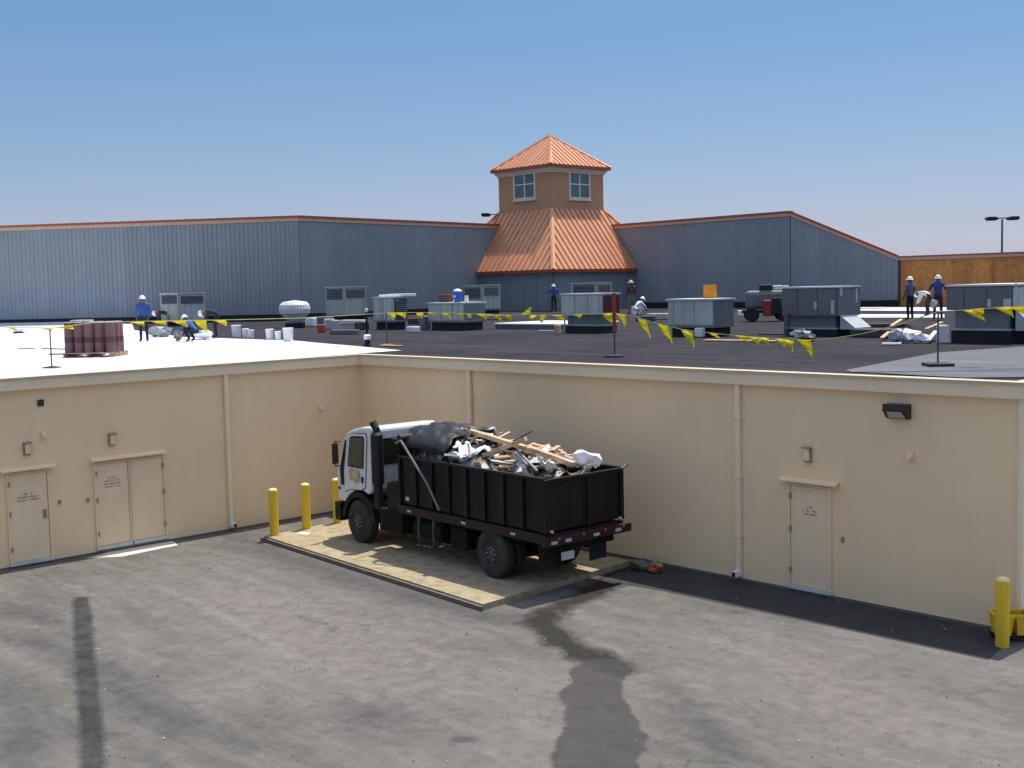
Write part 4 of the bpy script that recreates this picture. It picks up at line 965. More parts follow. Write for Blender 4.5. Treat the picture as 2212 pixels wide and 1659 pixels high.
# ------------------------------------------------------------------ people
POSES = dict(
 stand=dict(pelvis=(0,0,.95),spine=(0,.01,1.18),chest=(0,0,1.38),neck=(0,0,1.50),head=(0,.02,1.61),crown=(0,.02,1.70),
   hip=(.10,0,.90),knee=(.11,.02,.50),ankle=(.12,-.01,.09),toe=(.14,.15,.04),sh=(.19,0,1.42),el=(.25,.02,1.14),wr=(.22,.14,.92),hd=(.21,.19,.86)),
 arms=dict(pelvis=(0,0,.95),spine=(0,.01,1.18),chest=(0,0,1.38),neck=(0,.01,1.50),head=(0,.04,1.61),crown=(0,.03,1.70),
   hip=(.10,0,.90),knee=(.12,.03,.50),ankle=(.14,0,.09),toe=(.16,.15,.04),sh=(.20,0,1.42),el=(.33,.08,1.20),wr=(.28,.27,1.24),hd=(.26,.33,1.25)),
 bend=dict(pelvis=(0,-.12,.92),spine=(0,.06,1.05),chest=(0,.26,1.10),neck=(0,.38,1.07),head=(0,.48,1.02),crown=(0,.56,1.00),
   hip=(.11,-.12,.88),knee=(.13,.02,.50),ankle=(.15,-.05,.09),toe=(.17,.11,.04),sh=(.19,.27,1.08),el=(.22,.34,.80),wr=(.18,.44,.58),hd=(.17,.47,.50)),
 crouch=dict(pelvis=(0,-.15,.36),spine=(0,.0,.52),chest=(0,.14,.68),neck=(0,.22,.77),head=(0,.30,.85),crown=(0,.34,.93),
   hip=(.12,-.14,.36),knee=(.17,.26,.50),ankle=(.15,.02,.09),toe=(.17,.18,.04),sh=(.19,.14,.70),el=(.25,.32,.52),wr=(.16,.46,.36),hd=(.14,.52,.30)),
)
RAD = dict(pelvis=.135,spine=.125,chest=.15,neck=.06,head=.088,crown=.07,hip=.095,knee=.065,ankle=.048,toe=.042,sh=.078,el=.046,wr=.032,hd=.036)
def person(px, py, rz, pose, shirt, pants, hat, label, scale=1.0, short=False, hatmat=None, loc=None, vest=False):
    p = roof(px, py) if loc is None else loc
    J = POSES[pose]; vs = []; rad = []; ed = []; seg = []
    def addv(n, m=1):
        v = J[n]; vs.append((v[0]*m, v[1], v[2])); rad.append(RAD[n]); return len(vs)-1
    pe = addv('pelvis'); sp = addv('spine'); ch = addv('chest'); ne = addv('neck'); he = addv('head'); cr = addv('crown')
    ed += [(pe,sp),(sp,ch),(ch,ne),(ne,he),(he,cr)]; seg += ['s','s','s','k','k']
    tips = []
    for m in (1, -1):
        h = addv('hip', m); k = addv('knee', m); a = addv('ankle', m); t_ = addv('toe', m); ed += [(pe,h),(h,k),(k,a),(a,t_)]; seg += ['p','p','p','b']
        s_ = addv('sh', m); e_ = addv('el', m); w_ = addv('wr', m); d_ = addv('hd', m); ed += [(ch,s_),(s_,e_),(e_,w_),(w_,d_)]; seg += ['s','s','k' if short else 's','k']; tips.append((w_, d_, m))
    me = bpy.data.meshes.new('body'); me.from_pydata(vs, ed, []); me.update()
    o = bpy.data.objects.new('tmp', me); col.objects.link(o)
    o.modifiers.new('skin', 'SKIN'); sv = me.skin_vertices[0].data
    for i, r in enumerate(rad): sv[i].radius = (r, r)
    sv[pe].use_root = True
    ss = o.modifiers.new('sub', 'SUBSURF'); ss.levels = 2; ss.render_levels = 2
    dg = bpy.context.evaluated_depsgraph_get(); dg.update(); m2 = bpy.data.meshes.new_from_object(o.evaluated_get(dg)); m2.name = 'body'
    bpy.data.objects.remove(o)
    mats = [shirt, pants, 'skin', 'black']
    bm = bmesh.new(); bm.from_mesh(m2)
    A = [Vector(vs[a]) for a, b in ed]; B = [Vector(vs[b]) for a, b in ed]
    for f in bm.faces:
        c = f.calc_center_median(); best = 1e9; bi = 0
        for i in range(len(ed)):
            e = B[i]-A[i]; tt = max(0, min(1, (c-A[i]).dot(e)/e.length_squared)); d = (c-A[i]-e*tt).length
            if d < best: best = d; bi = i
        f.material_index = {'s': 0, 'p': 1, 'k': 2, 'b': 3}[seg[bi]]; f.smooth = True
    # fingers, nose and ears joined into the same body mesh
    def cone(a, b, r0, r1, mi):
        d = (b-a).normalized(); u = d.orthogonal().normalized(); v = d.cross(u); ring = []
        for c, r in ((a, r0), (b, r1)):
            ring.append([bm.verts.new(c+u*r*math.cos(t_)+v*r*math.sin(t_)) for t_ in [i*math.pi/2.5 for i in range(5)]])
        for i in range(5):
            f = bm.faces.new((ring[0][i], ring[0][(i+1) % 5], ring[1][(i+1) % 5], ring[1][i])); f.material_index = mi; f.smooth = True
        f = bm.faces.new(ring[1]); f.material_index = mi
    for w_, d_, m in tips:
        wv, dv = Vector(vs[w_]), Vector(vs[d_]); dr = (dv-wv).normalized(); sd_ = dr.cross(Vector((1, 0, 0))).normalized()
        for i, ln in enumerate((.065, .078, .072, .055)):
            b0 = dv+sd_*(i-1.5)*.019; mid = b0+dr*ln*.55; cone(b0, mid, .0095, .0085, 2); cone(mid, mid+(dr+Vector((-m*.5, 0, 0))).normalized()*ln*.5, .0085, .006, 2)
        th = wv.lerp(dv, .4)+sd_*.02; cone(th, th+(dr*.6+sd_).normalized()*.055, .011, .008, 2)
    hv, cv = Vector(vs[he]), Vector(vs[cr]); upv = (cv-hv).normalized(); fw_ = Vector((0, 1, 0)); fw_ = (fw_-upv*fw_.dot(upv))
    if fw_.length < .3: fw_ = Vector((0, 0, -1))-upv*(-upv.z)
    fw_.normalize(); cone(hv+fw_*.08+upv*.0, hv+fw_*.115-upv*.02, .012, .012, 2)
    for m in (1, -1): cone(hv+Vector((m*.075, 0, 0)), hv+Vector((m*.098, 0, .01)), .022, .018, 2)
    bm.to_mesh(m2); bm.free()
    for k in mats: m2.materials.append(MAT[k])
    t = thing('person', label, 'person', (p.x, p.y, HW+0.006), rz)
    b = bpy.data.objects.new('body', m2); col.objects.link(b); b.parent = t; b.scale = (scale,)*3
    e = MB()
    for m in (1, -1): e.lathe(hv*scale+fw_*.083*scale+upv*.02*scale+Vector((m*.03*scale, 0, 0)), [(.002, -.009), (.011, 0), (.002, .009)], 6)
    lat(e, 'eyes', 'black', t)
    # hat: dome with brim, oriented along the head axis
    Q = Vector((0, 0, 1)).rotation_difference(upv).to_matrix().to_4x4(); Mh = Matrix.Translation((hv+upv*.05)*scale) @ Q
    s = MB(); n = 16; prof = [(.155 if hat != 'straw' else .19, -.012), (.15 if hat != 'straw' else .19, 0), (.118, .012), (.115, .05), (.09, .095), (.045, .12), (.002, .127)]
    vv = []
    for r, h in prof:
        for i in range(n):
            a = 2*math.pi*i/n; k = 1.18 if (math.sin(a) > .3 and r > .14) else 1.0
            vv.append(Mh @ Vector((r*.92*math.cos(a)*scale, r*k*math.sin(a)*scale, h*scale)))
    s.add(vv, [(k*n+i, k*n+(i+1) % n, (k+1)*n+(i+1) % n, (k+1)*n+i) for k in range(len(prof)-1) for i in range(n)])
    lat(s, 'hard_hat' if hat != 'straw' else 'hat', 'hardhat' if hat != 'straw' else 'tanhat', t, smooth=True)
    if vest: pass
    return t
FC = YAW-math.pi/2    # heading away from the camera
person(312, 739, FC+.5, 'stand', 'blueshirt', 'darkpants', 'hh', 'person in blue shirt and white hard hat right of the pallet on the white roof')
person(361, 722, FC+1.9, 'bend', 'darkshirt', 'greypants', 'hh', 'person in dark top bending over left of the pale cage sided air conditioner', .95)
person(416, 738, FC+1.2, 'crouch', 'blueshirt', 'darkpants', 'hh', 'person in blue shirt crouching on the white roof', 1.0)
person(466, 731, FC+1.9, 'bend', 'darkshirt', 'darkpants', 'hh', 'person in black clothes and white hard hat bent forward near the white pails')
person(1197, 673, FC+.2, 'arms', 'blueshirt', 'darkpants', 'hh', 'person in dark blue shirt and white hard hat before the tower', 1.05)
t_ = person(1364, 679, FC+.4, 'stand', 'brownshirt', 'greypants', 'straw', 'person in brown shirt and tan hat standing at the right corner of the tower', 1.12)
person(1377, 683, FC-1.2, 'crouch', 'whiteshirt', 'whiteshirt', 'hh', 'person in white clothes crouching beside the person in the tan hat', 1.05)
person(1966, 692, FC+.5, 'stand', 'greyshirt', 'darkpants', 'hh', 'person in grey shirt and white hard hat, left of the three by the plywood', 1.03)
person(2003, 682, FC+1.0, 'bend', 'whiteshirt', 'darkpants', 'hh', 'person in white shirt bent over between the two standing men by the plywood', 1.0)
pb_ = person(2026, 691, FC-.3, 'arms', 'blueshirt', 'brownpants', 'hh', 'person in bright blue shirt and white hard hat, right of the three by the plywood', 1.05)
pp_ = ony(2017, 655, pb_.location.y-.35)
blob('cloth', 'white rag held by the person in the bright blue shirt', 'cloth', pp_-Vector((0,0,.25)), .16, 'whiteshirt', (.8,.6,1.3), 9)
# hose and tools in front of crouching crew
a = roof(345, 728)
blob('material_heap', 'grey bundle of hoses and sheeting lying between the workers on the white roof', 'bundle', Vector((a.x, a.y, HW+.01)), .45, 'galv', (1.6,.9,.45), 11)
a = roof(385, 737)
blob('tool_bag', 'dark tool bag on the white roof left of the crouching man', 'bag', Vector((a.x, a.y, HW+.01)), .22, 'hvac_mid', (1.1,.8,.9), 12)
a = roof(438, 734)
blob('membrane_heap', 'crumpled white membrane piled right of the crouching man', 'sheeting', Vector((a.x, a.y, HW+.01)), .35, 'whiteplastic', (1.5,.8,.5), 13)

# ------------------------------------------------------------------ bollards and cart
def bollard(x, y, z, label, h=1.12, first=[None]):
    if first[0] is None:
        t = thing('bollard', label, 'bollard', (x, y, z), 0, 'yellow steel bollards'); first[0] = t
        lat(MB().lathe((0,0,0), [(0.11,0),(0.11,h-0.03)], 22), 'post', 'yellow', t)
        lat(MB().lathe((0,0,h-0.03), [(0.11,0),(0.105,0.02),(0.085,0.045),(0.04,0.06)], 22), 'cap', mat('cap_yellow', (0.78, 0.66, 0.32), .5), t)
    else:
        t = copy_tree(first[0]); t.location = (x, y, z); tag(t, label, 'bollard', 'yellow steel bollards')
    return t
bollard(1.86, -4.12, 0.12, 'yellow bollard at the near corner of the pad, leftmost of the three')
bollard(1.82, -3.16, 0.12, 'middle yellow bollard at the end of the pad')
bollard(1.79, -2.20, 0.12, 'yellow bollard right in front of the truck bumper')
rb = at(2165, 1396)
bollard(rb.x, rb.y, 0, 'yellow bollard at the right end of the tan wall')
c = at(2167, 1384); c = Vector((rb.x-0.05, rb.y+0.42, 0))
t = thing('mop_bucket', 'bright yellow wheeled mop bucket behind the right hand bollard', 'bucket', (c.x, c.y, 0), FC)
for (ax, bx) in ((-.29,-.02),(.02,.29)):
    lat(MB().add([(ax+.03,-.15,.12),(bx-.03,-.15,.12),(bx-.03,.15,.12),(ax+.03,.15,.12),(ax,-.19,.44),(bx,-.19,.44),(bx,.19,.44),(ax,.19,.44)], [(0,3,2,1),(0,1,5,4),(1,2,6,5),(2,3,7,6),(3,0,4,7)]), 'tub', 'yellow', t)
lat(MB().box((-.31,-.2,.43),(.31,-.17,.47)).box((-.31,.17,.43),(.31,.2,.47)).box((-.31,-.17,.43),(-.28,.17,.47)).box((.28,-.17,.43),(.31,.17,.47)), 'rim', 'yellow', t)
lat(MB().box((-.25,-.12,.06),(.25,.12,.125)), 'chassis', 'black', t)
for xq in (-.22,.22):
    for yq in (-.15,.15): lat(MB().lathe((xq,yq,.065), [(.02,-.03),(.065,-.025),(.065,.025),(.02,.03)], 12, 'y'), 'castor', 'blackrubber', t)

def grit():
    rr = random.Random(77); s = MB()
    for i in range(380):
        if rr.random() < .12: x_, y_ = rr.uniform(0.05, 18), -abs(rr.gauss(0, .5))-.05
        else: x_, y_ = rr.uniform(.1, 22), rr.uniform(-15, -.1)
        if 1.5 < x_ < 10.6 and y_ > -5.2: continue
        r = rr.uniform(.006, .018)*(1.6 if rr.random() < .06 else 1); a = rr.uniform(0, 3)
        M = Matrix.Translation((x_, y_, r*.4+.004)) @ Matrix.Rotation(a, 4, 'Z') @ Matrix.Diagonal((r*rr.uniform(.7, 1.6), r, r*.7, 1))
        s.add([M @ Vector(v) for v in ((1,0,0),(-1,0,0),(0,1,0),(0,-1,0),(0,0,1),(0,0,-1))], [(0,2,4),(2,1,4),(1,3,4),(3,0,4),(2,0,5),(1,2,5),(3,1,5),(0,3,5)], rr.choice((0,1,1)))
    tag(s.build('grit', ['concrete_pale', 'concrete_dark']), 'scattered grit and small stones on the asphalt', 'grit', kind='stuff')
grit()
# ------------------------------------------------------------------ dump truck
TZ = 0.12; YN, YF = -3.40, -1.26
tk = thing('dump_truck', 'white cab dump truck with tall black ribbed body heaped with roofing waste', 'truck', (7, -2.2, 0))
def tb(mb, name, m, parent=tk, **k): return mb.build(name, m, parent, **k)
# cab
y0, y1 = YN+0.05, YF-0.05
prof = [(3.52,1.02),(3.47,1.35),(3.47,1.72),(3.56,1.98),(3.74,2.52),(3.88,2.68),(4.10,2.76),(4.45,2.84),(4.86,2.87),(4.94,2.80),(4.96,1.42),(4.90,1.34),(4.80,1.30),(4.62,1.36),(4.30,1.36),(4.02,1.22),(3.90,1.02)]
s = MB(); n = len(prof); vs = []
for (y, ins) in ((y0, 0.0), (y1, 0.0)):
    for (x_, z_) in prof:
        k = 0.10*max(0, (z_-1.75)/1.1); yy = y+(k if y == y0 else -k); vs.append((x_, yy, z_))
s.add(vs, [tuple(range(n))[::-1], tuple(range(n, 2*n))]+[(i, (i+1) % n, n+(i+1) % n, n+i) for i in range(n)])
cab = tb(s, 'cab', 'truckwhite', bevel=0.045)
def side_y(z, off=0.0): return y0+0.10*max(0, (z-1.75)/1.1)-off
def sidepoly(poly, off0, off1):
    vs = [(x_, side_y(z_, off0), z_) for x_, z_ in poly]+[(x_, side_y(z_, off1), z_) for x_, z_ in poly]; n = len(poly)
    return MB().add(vs, [tuple(range(n)), tuple(range(n, 2*n))[::-1]]+[(i, (i+1) % n, n+(i+1) % n, n+i) for i in range(n)])
door_p = [(3.86,1.28),(3.84,1.75),(3.92,2.60),(4.05,2.66),(4.66,2.70),(4.72,2.62),(4.72,1.46),(4.55,1.38),(4.1,1.36)]
tb(sidepoly([(4.29+(x_-4.29)*1.035, 2.0+(z_-2.0)*1.025) for x_, z_ in door_p], 0.0015, 0.005), 'door_gap', 'black', cab)
dr = tb(sidepoly(door_p, 0.006, 0.018), 'door', 'truckwhite', tk, bevel=0.006)
tb(sidepoly([(4.02,1.93),(4.06,2.52),(4.12,2.57),(4.56,2.60),(4.60,2.55),(4.60,1.93)], 0.018, 0.026), 'door_window', 'truckglass', dr)
tb(sidepoly([(3.98,1.89),(4.02,2.56),(4.10,2.61),(4.58,2.64),(4.64,2.58),(4.64,1.89)], 0.019, 0.021), 'window_seal', 'black', dr)
tb(sidepoly([(4.60,1.56),(4.66,1.56),(4.66,1.70),(4.60,1.70)], 0.018, 0.045), 'handle', 'black', dr)
# front corner vent strip
tb(sidepoly([(3.66,1.42),(3.64,1.78),(3.80,2.50),(3.86,2.50),(3.80,1.78),(3.80,1.42)], 0.003, 0.012), 'corner_vent', 'black', cab)
# emblem: pale gold shield like patch with scroll
em = sidepoly([(4.04,1.82),(4.04,1.66),(4.12,1.56),(4.22,1.60),(4.34,1.52),(4.46,1.56),(4.50,1.74),(4.42,1.84),(4.25,1.80),(4.14,1.86)], 0.0185, 0.0215)
tb(em, 'door_emblem', 'gold', dr)
tb(sidepoly([(4.14,1.76),(4.20,1.70),(4.30,1.74),(4.38,1.64),(4.42,1.68),(4.32,1.80),(4.20,1.78)], 0.0216, 0.0235), 'emblem_scroll', 'label', dr)
# windscreen and rear window
ws = MB(); ws.add([(3.575,y0+.12,1.99),(3.575,y1-.12,1.99),(3.745,y1-.2,2.50),(3.745,y0+.2,2.50),(3.555,y0+.12,2.0),(3.555,y1-.12,2.0),(3.725,y1-.2,2.51),(3.725,y0+.2,2.51)], [(0,1,2,3),(4,7,6,5),(0,4,5,1),(1,5,6,2),(2,6,7,3),(3,7,4,0)])
tb(ws, 'windscreen', 'truckglass', cab)
tb(MB().box((4.955, y0+.18, 2.02), (4.97, y1-.22, 2.55)), 'rear_window', 'truckglass', cab)
fr_ = MB()
fr_.box((4.957,y0+.14,1.98),(4.978,y1-.18,2.02)).box((4.957,y0+.14,2.55),(4.978,y1-.18,2.59)).box((4.957,y0+.14,2.02),(4.978,y0+.18,2.55)).box((4.957,y1-.22,2.02),(4.978,y1-.18,2.55))
tb(fr_, 'window_seal', 'black', cab)
# bumper, grille, lamps
tb(MB().box((3.36,y0-.02,0.60-TZ+.05),(3.62,y1+.02,0.98)), 'bumper', 'truckblack', tk, bevel=0.03)
tb(MB().box((3.455,y0+.35,1.06),(3.50,y1-.35,1.62)), 'grille', 'black', tk)
for yy in (y0+.16, y1-.16): tb(MB().lathe((3.44,yy,1.14), [(.09,0.05),(.09,0.0),(.07,-.015)], 16, 'x'), 'headlight', 'lens', tk)
tb(sidepoly([(3.56,1.30),(3.64,1.30),(3.64,1.36),(3.56,1.36)], 0.003, 0.03), 'marker_lamp', 'redlens', tk)
# mirror
mr_ = tb(MB().box((3.60,y0-.20,1.92),(3.66,y0-.04,2.42)), 'mirror', 'brownhole', tk, bevel=0.02)
tb(MB().path([Vector((3.72,y0,2.45)),Vector((3.63,y0-.12,2.46)),Vector((3.63,y0-.12,1.88)),Vector((3.62,y0,1.85))], .014), 'mirror_bracket', 'black', mr_)
mr2 = tb(MB().box((3.44,y1+.08,1.92),(3.50,y1+.30,2.42)), 'mirror', 'black', tk, bevel=0.02)
tb(MB().path([Vector((3.72,y1,2.45)),Vector((3.47,y1+.19,2.46)),Vector((3.47,y1+.19,1.88)),Vector((3.62,y1,1.85))], .014), 'mirror_bracket', 'black', mr2)
# fender
s = MB(); nseg = 10; fx, fz = 4.42, 0.62
vs = []
for i in range(nseg+1):
    a = math.pi*(0.02+0.96*i/nseg)
    for rr_ in (0.58, 0.70):
        for yy in (y0-0.03, y0+0.5): vs.append((fx+math.cos(a)*rr_, yy, fz+math.sin(a)*rr_))
fs = []
for i in range(nseg):
    b = i*4; fs += [(b, b+1, b+5, b+4), (b+2, b+6, b+7, b+3), (b, b+4, b+6, b+2), (b+1, b+3, b+7, b+5)]
fs += [(0,2,3,1), (nseg*4, nseg*4+1, nseg*4+3, nseg*4+2)]
s.add(vs, fs); tb(s, 'fender', 'truckblack', tk)
# wheels
NLOAD = None
def wheel(x, yo, side, dual=False, r=0.50, wdt=0.26):
    y_in = yo+side*wdt*(2.1 if dual else 1)
    s = MB(); sg = side
    s.lathe((x, yo, TZ+r), [(r*.56, 0.02*sg),(r*.62,0.0),(r*.90,0.0),(r*.985,0.035*sg),(r,0.06*sg),(r,(wdt-.06)*sg),(r*.95,wdt*sg),(r*.6,wdt*sg)], 36, 'y')
    o = tb(s, 'wheel', 'tyre', tk, smooth=False)
    # tread grooves as blocks
    g = MB()
    for i in range(36):
        a = 2*math.pi*i/36; M = Matrix.Translation((x, yo+sg*wdt/2, TZ+r)) @ Matrix.Rotation(a, 4, 'Y')
        for q in (-.08, .035): g.box((-.016, q, r-.002), (.022, q+.05, r+.012), M)
    tag(tb(g, 'tread', 'tyre', o), kind='stuff')
    h = MB(); h.lathe((x, yo, TZ+r), [(r*.56, .03*sg),(r*.54,.01*sg),(r*.50,.05*sg),(r*.34,.07*sg if not dual else .12*sg),(r*.30,.04*sg),(r*.18,.03*sg),(r*.16,-.03*sg if not dual else .02*sg),(r*.02,-.035*sg if not dual else .015*sg)], 24, 'y')
    tb(h, 'rim', 'rim', o)
    lb = MB()
    for i in range(8):
        a = math.pi*i/4; lb.tube((x+math.cos(a)*r*.26, yo+.04*sg, TZ+r+math.sin(a)*r*.26), (x+math.cos(a)*r*.26, yo-.0*sg, TZ+r+math.sin(a)*r*.26), .014, n=6)
    tb(lb, 'lug_nuts', 'galv', o)
    if dual:
        s = MB(); s.lathe((x, yo+sg*(wdt+.06), TZ+r), [(r*.6,0.0),(r*.95,0.0),(r,0.05*sg),(r,(wdt-.05)*sg),(r*.6,wdt*sg)], 30, 'y'); tb(s, 'inner_tyre', 'tyre', o)
wheel(4.42, YN+.02, 1); wheel(4.42, YF-.02, -1); wheel(9.12, YN+.02, 1, True); wheel(9.12, YF-.02, -1, True)
# chassis and underside
tb(MB().box((3.6,-2.65,0.72),(10.45,-2.52,0.98)).box((3.6,-1.93,0.72),(10.45,-1.80,0.98)), 'chassis_rail', 'chassis')
tb(MB().tube((4.42,YN+.25,TZ+.5),(4.42,YF-.25,TZ+.5),.07), 'front_axle', 'chassis'); tb(MB().tube((9.12,YN+.3,TZ+.5),(9.12,YF-.3,TZ+.5),.10).lathe((9.12,-2.3,TZ+.5),[(.05,-.2),(.22,-.1),(.22,.1),(.05,.2)],14,'y'), 'rear_axle', 'chassis')
tb(MB().tube((5.0,-2.2,.75),(8.8,-2.2,.62),.05), 'drive_shaft', 'chassis')
tb(MB().box((5.05,YN+.05,.55),(5.95,YN+.45,1.05)), 'battery_box', 'chassis', bevel=.02)
ft = tb(MB().lathe((6.85,YN+.32,.78), [(.02,-.5),(.26,-.5),(.26,.5),(.02,.5)], 20, 'x'), 'fuel_tank', 'chassis')
tb(MB().box((6.55,YN+.05,.5),(6.59,YN+.6,1.05)).box((7.1,YN+.05,.5),(7.14,YN+.6,1.05)), 'tank_strap', 'rim', ft)
tb(MB().box((7.65,YN+.12,.52),(8.2,YN+.5,.98)), 'tool_box', 'chassis', bevel=.015)
tb(MB().box((4.6,-2.6,.45),(5.5,-1.9,1.0)), 'gearbox', 'chassis', bevel=.05)
tb(MB().box((7.3,YN+.5,.45),(7.9,-1.6,.8)), 'air_tank', 'chassis', bevel=.05)
# exhaust stack, air cleaner behind cab
tb(MB().lathe((5.13,YN+.13,1.0), [(.05,0),(.10,.02),(.10,.55),(.145,.6),(.145,1.72),(.09,1.78),(.08,1.86)], 18), 'exhaust_stack', 'black')
tb(MB().tube((5.13,YN+.13,2.84),(5.02,YN+.10,3.0),.085,n=12), 'exhaust_tip', 'black')
tb(MB().box((5.30,YN+.10,.98),(5.82,YN+1.95,1.68)), 'air_cleaner', 'truckblack', bevel=.05)  # widened past its own size to stop sun between cab and body
tb(MB().box((5.805,YN+.3,1.35),(5.812,YN+.36,1.48)), 'sticker', 'reflector')
# body
BX0, BX1, BZ0, BZ1 = 5.90, 10.80, 1.28, 2.35
tb(MB().box((BX0-.03,YN-.0,1.06),(BX1+.02,YN+.10,1.24)).box((BX0-.03,YF-.10,1.06),(BX1+.02,YF+.0,1.24)).box((BX0,YN+.1,1.16),(BX1,YF-.1,1.24)), 'deck_rail', 'truckrail')
s = MB()
for i in range(9): xq = BX0+.3+i*.5; s.box((xq,YN+.1,1.0),(xq+.08,YF-.1,1.158))
tb(s, 'cross_member', 'chassis')
side = tb(MB().box((BX0,YN+.05,BZ0),(BX1-.02,YN+.085,BZ1-.06)), 'side_wall', 'truckblack')
far = tb(MB().box((BX0,YF-.085,BZ0),(BX1-.02,YF-.05,BZ1-.06)), 'side_wall', 'truckblack')
NR = 9
for i in range(NR):
    xq = BX0+0.02+(BX1-BX0-.12)*i/(NR-1)
    tb(MB().box((xq,YN+.0,BZ0+.002),(xq+.085,YN+.05,BZ1-.062)), 'rib', 'truckblack', side, bevel=.008)
    tb(MB().box((xq,YF-.05,BZ0+.002),(xq+.085,YF+.0,BZ1-.062)), 'rib', 'truckblack', far)
tb(MB().box((BX0,YN+.0,BZ1-.06),(BX1,YN+.10,BZ1)), 'top_rail', 'truckblack', side, bevel=.01)
tb(MB().box((BX0,YF-.10,BZ1-.06),(BX1,YF,BZ1)), 'top_rail', 'truckblack', far, bevel=.01)
tg = tb(MB().box((BX1-.02,YN+.10,BZ0+.02),(BX1+.015,YF-.10,BZ1-.10)), 'tailgate', 'truckblack')
for yy, ww in ((YN+.0,.10),(-2.28,.08),(YF-.10,.10)): tb(MB().box((BX1-.03,yy,BZ0),(BX1+.055,yy+ww,BZ1-.03)), 'post', 'truckblack', tg, bevel=.01)
tb(MB().box((BX1-.025,YN+.10,BZ1-.10),(BX1+.06,YF-.10,BZ1-.02)), 'gate_rail', 'truckblack', tg, bevel=.01)
tb(MB().tube((BX1+.02,YF-.05,BZ1-.05),(BX1+.02,YF+.14,BZ1+.02),.025), 'gate_hinge', 'rim', tg)
tb(MB().box((BX0-.02,YN+.05,BZ0),(BX0+.02,YF-.05,2.66)), 'headboard', 'truckblack')
tb(MB().box((BX0-.55,YN+.22,2.60),(BX0+.1,YF-.22,2.66)), 'cab_shield', 'truckblack', bevel=.01)
tb(MB().lathe((BX0+.02,-2.22,2.72), [(.02,-1.12),(.085,-1.12),(.085,1.12),(.02,1.12)], 14, 'y'), 'tarp_roller', 'black')
# tarp arm
tb(MB().path([Vector((5.92,YN-.03,2.62)),Vector((6.15,YN-.05,2.70)),Vector((7.12,YN-.07,1.85)),Vector((7.5,YN-.05,1.32))], .028, 8), 'tarp_arm', 'armgrey')
# rear bumper, lamps
rbm = tb(MB().box((BX1+.00,YN-.08,1.02),(BX1+.14,YF+.12,1.20)), 'rear_bumper', 'truckrail', bevel=.015)
for yy in (YN+.05, YN+.42, -2.22, YF-.35): tb(MB().box((BX1+.14,yy,1.07),(BX1+.15,yy+.16,1.13)), 'reflector', 'reflector', rbm)
for yy in (YN+.25, -2.5, -1.9, YF-.12): tb(MB().lathe((BX1+.14,yy,1.15), [(.03,0),(.03,.02),(.02,.03)], 10, 'x'), 'lamp', 'redlens', rbm)
for zz, yy in ((1.31, YN+.12),(1.31,YF-.16)): tb(MB().tube((BX1+.06,yy,zz),(BX1+.12,yy,zz),.03,n=8), 'latch', 'galv', tg)
for xq in (6.25,8.2,9.8): tb(MB().box((xq,YN-.01,1.12),(xq+.14,YN-.0,1.17)), 'reflector', 'reflector')
tb(MB().box((BX1-.35,YN+.15,.45),(BX1-.33,YN+.62,1.04)), 'mud_flap', 'blackrubber'); tb(MB().box((BX1-.35,YF-.62,.45),(BX1-.33,YF-.15,1.04)), 'mud_flap', 'blackrubber')
tb(MB().box((BX1-.02,-2.95,.68),(BX1+.0,-2.62,.84)), 'number_plate', 'label')
tb(MB().box((BX1-.15,-3.0,.86),(BX1-.02,-1.5,1.0)), 'rear_crossbar', 'chassis')
tb(MB().box((6.15,YN+.03,1.36),(6.27,YN+.048,1.44)), 'sticker', 'label', side)

before_load = set(bpy.data.objects)
for c_ in tk.children:
    if c_.type == 'MESH' and sum(v.co.x for v in c_.data.vertices)/len(c_.data.vertices) < 5.2 and c_.name.split('.')[0] not in ('gearbox', 'drive_shaft'): c_.location.x -= 0.20
# load: heap under the loose pieces
hm = MAT['dark_scrap'].copy(); hm.name = 'mixed_rubble'; MAT['mixed_rubble'] = hm
_t = hm.node_tree; _v = _t.nodes.new('ShaderNodeTexVoronoi'); _v.inputs['Scale'].default_value = 7; _tc = _t.nodes.new('ShaderNodeTexCoord'); _t.links.new(_tc.outputs['Object'], _v.inputs['Vector'])
_s = _t.nodes.new('ShaderNodeSeparateColor'); _t.links.new(_v.outputs['Color'], _s.inputs[0]); _r = _t.nodes.new('ShaderNodeValToRGB'); _r.color_ramp.interpolation = 'CONSTANT'
_e = _r.color_ramp.elements; _e[0].color = (0.03, 0.03, 0.032, 1); _e[1].position = 0.38; _e[1].color = (0.16, 0.11, 0.07, 1)
for _p, _c in ((0.52, (0.10, 0.10, 0.11, 1)), (0.66, (0.55, 0.54, 0.52, 1)), (0.80, (0.34, 0.24, 0.15, 1)), (0.90, (0.05, 0.05, 0.05, 1))): _q = _e.new(_p); _q.color = _c
_t.links.new(_s.outputs[0], _r.inputs[0]); _t.links.new(_r.outputs[0], _t.nodes['Principled BSDF'].inputs['Base Color'])
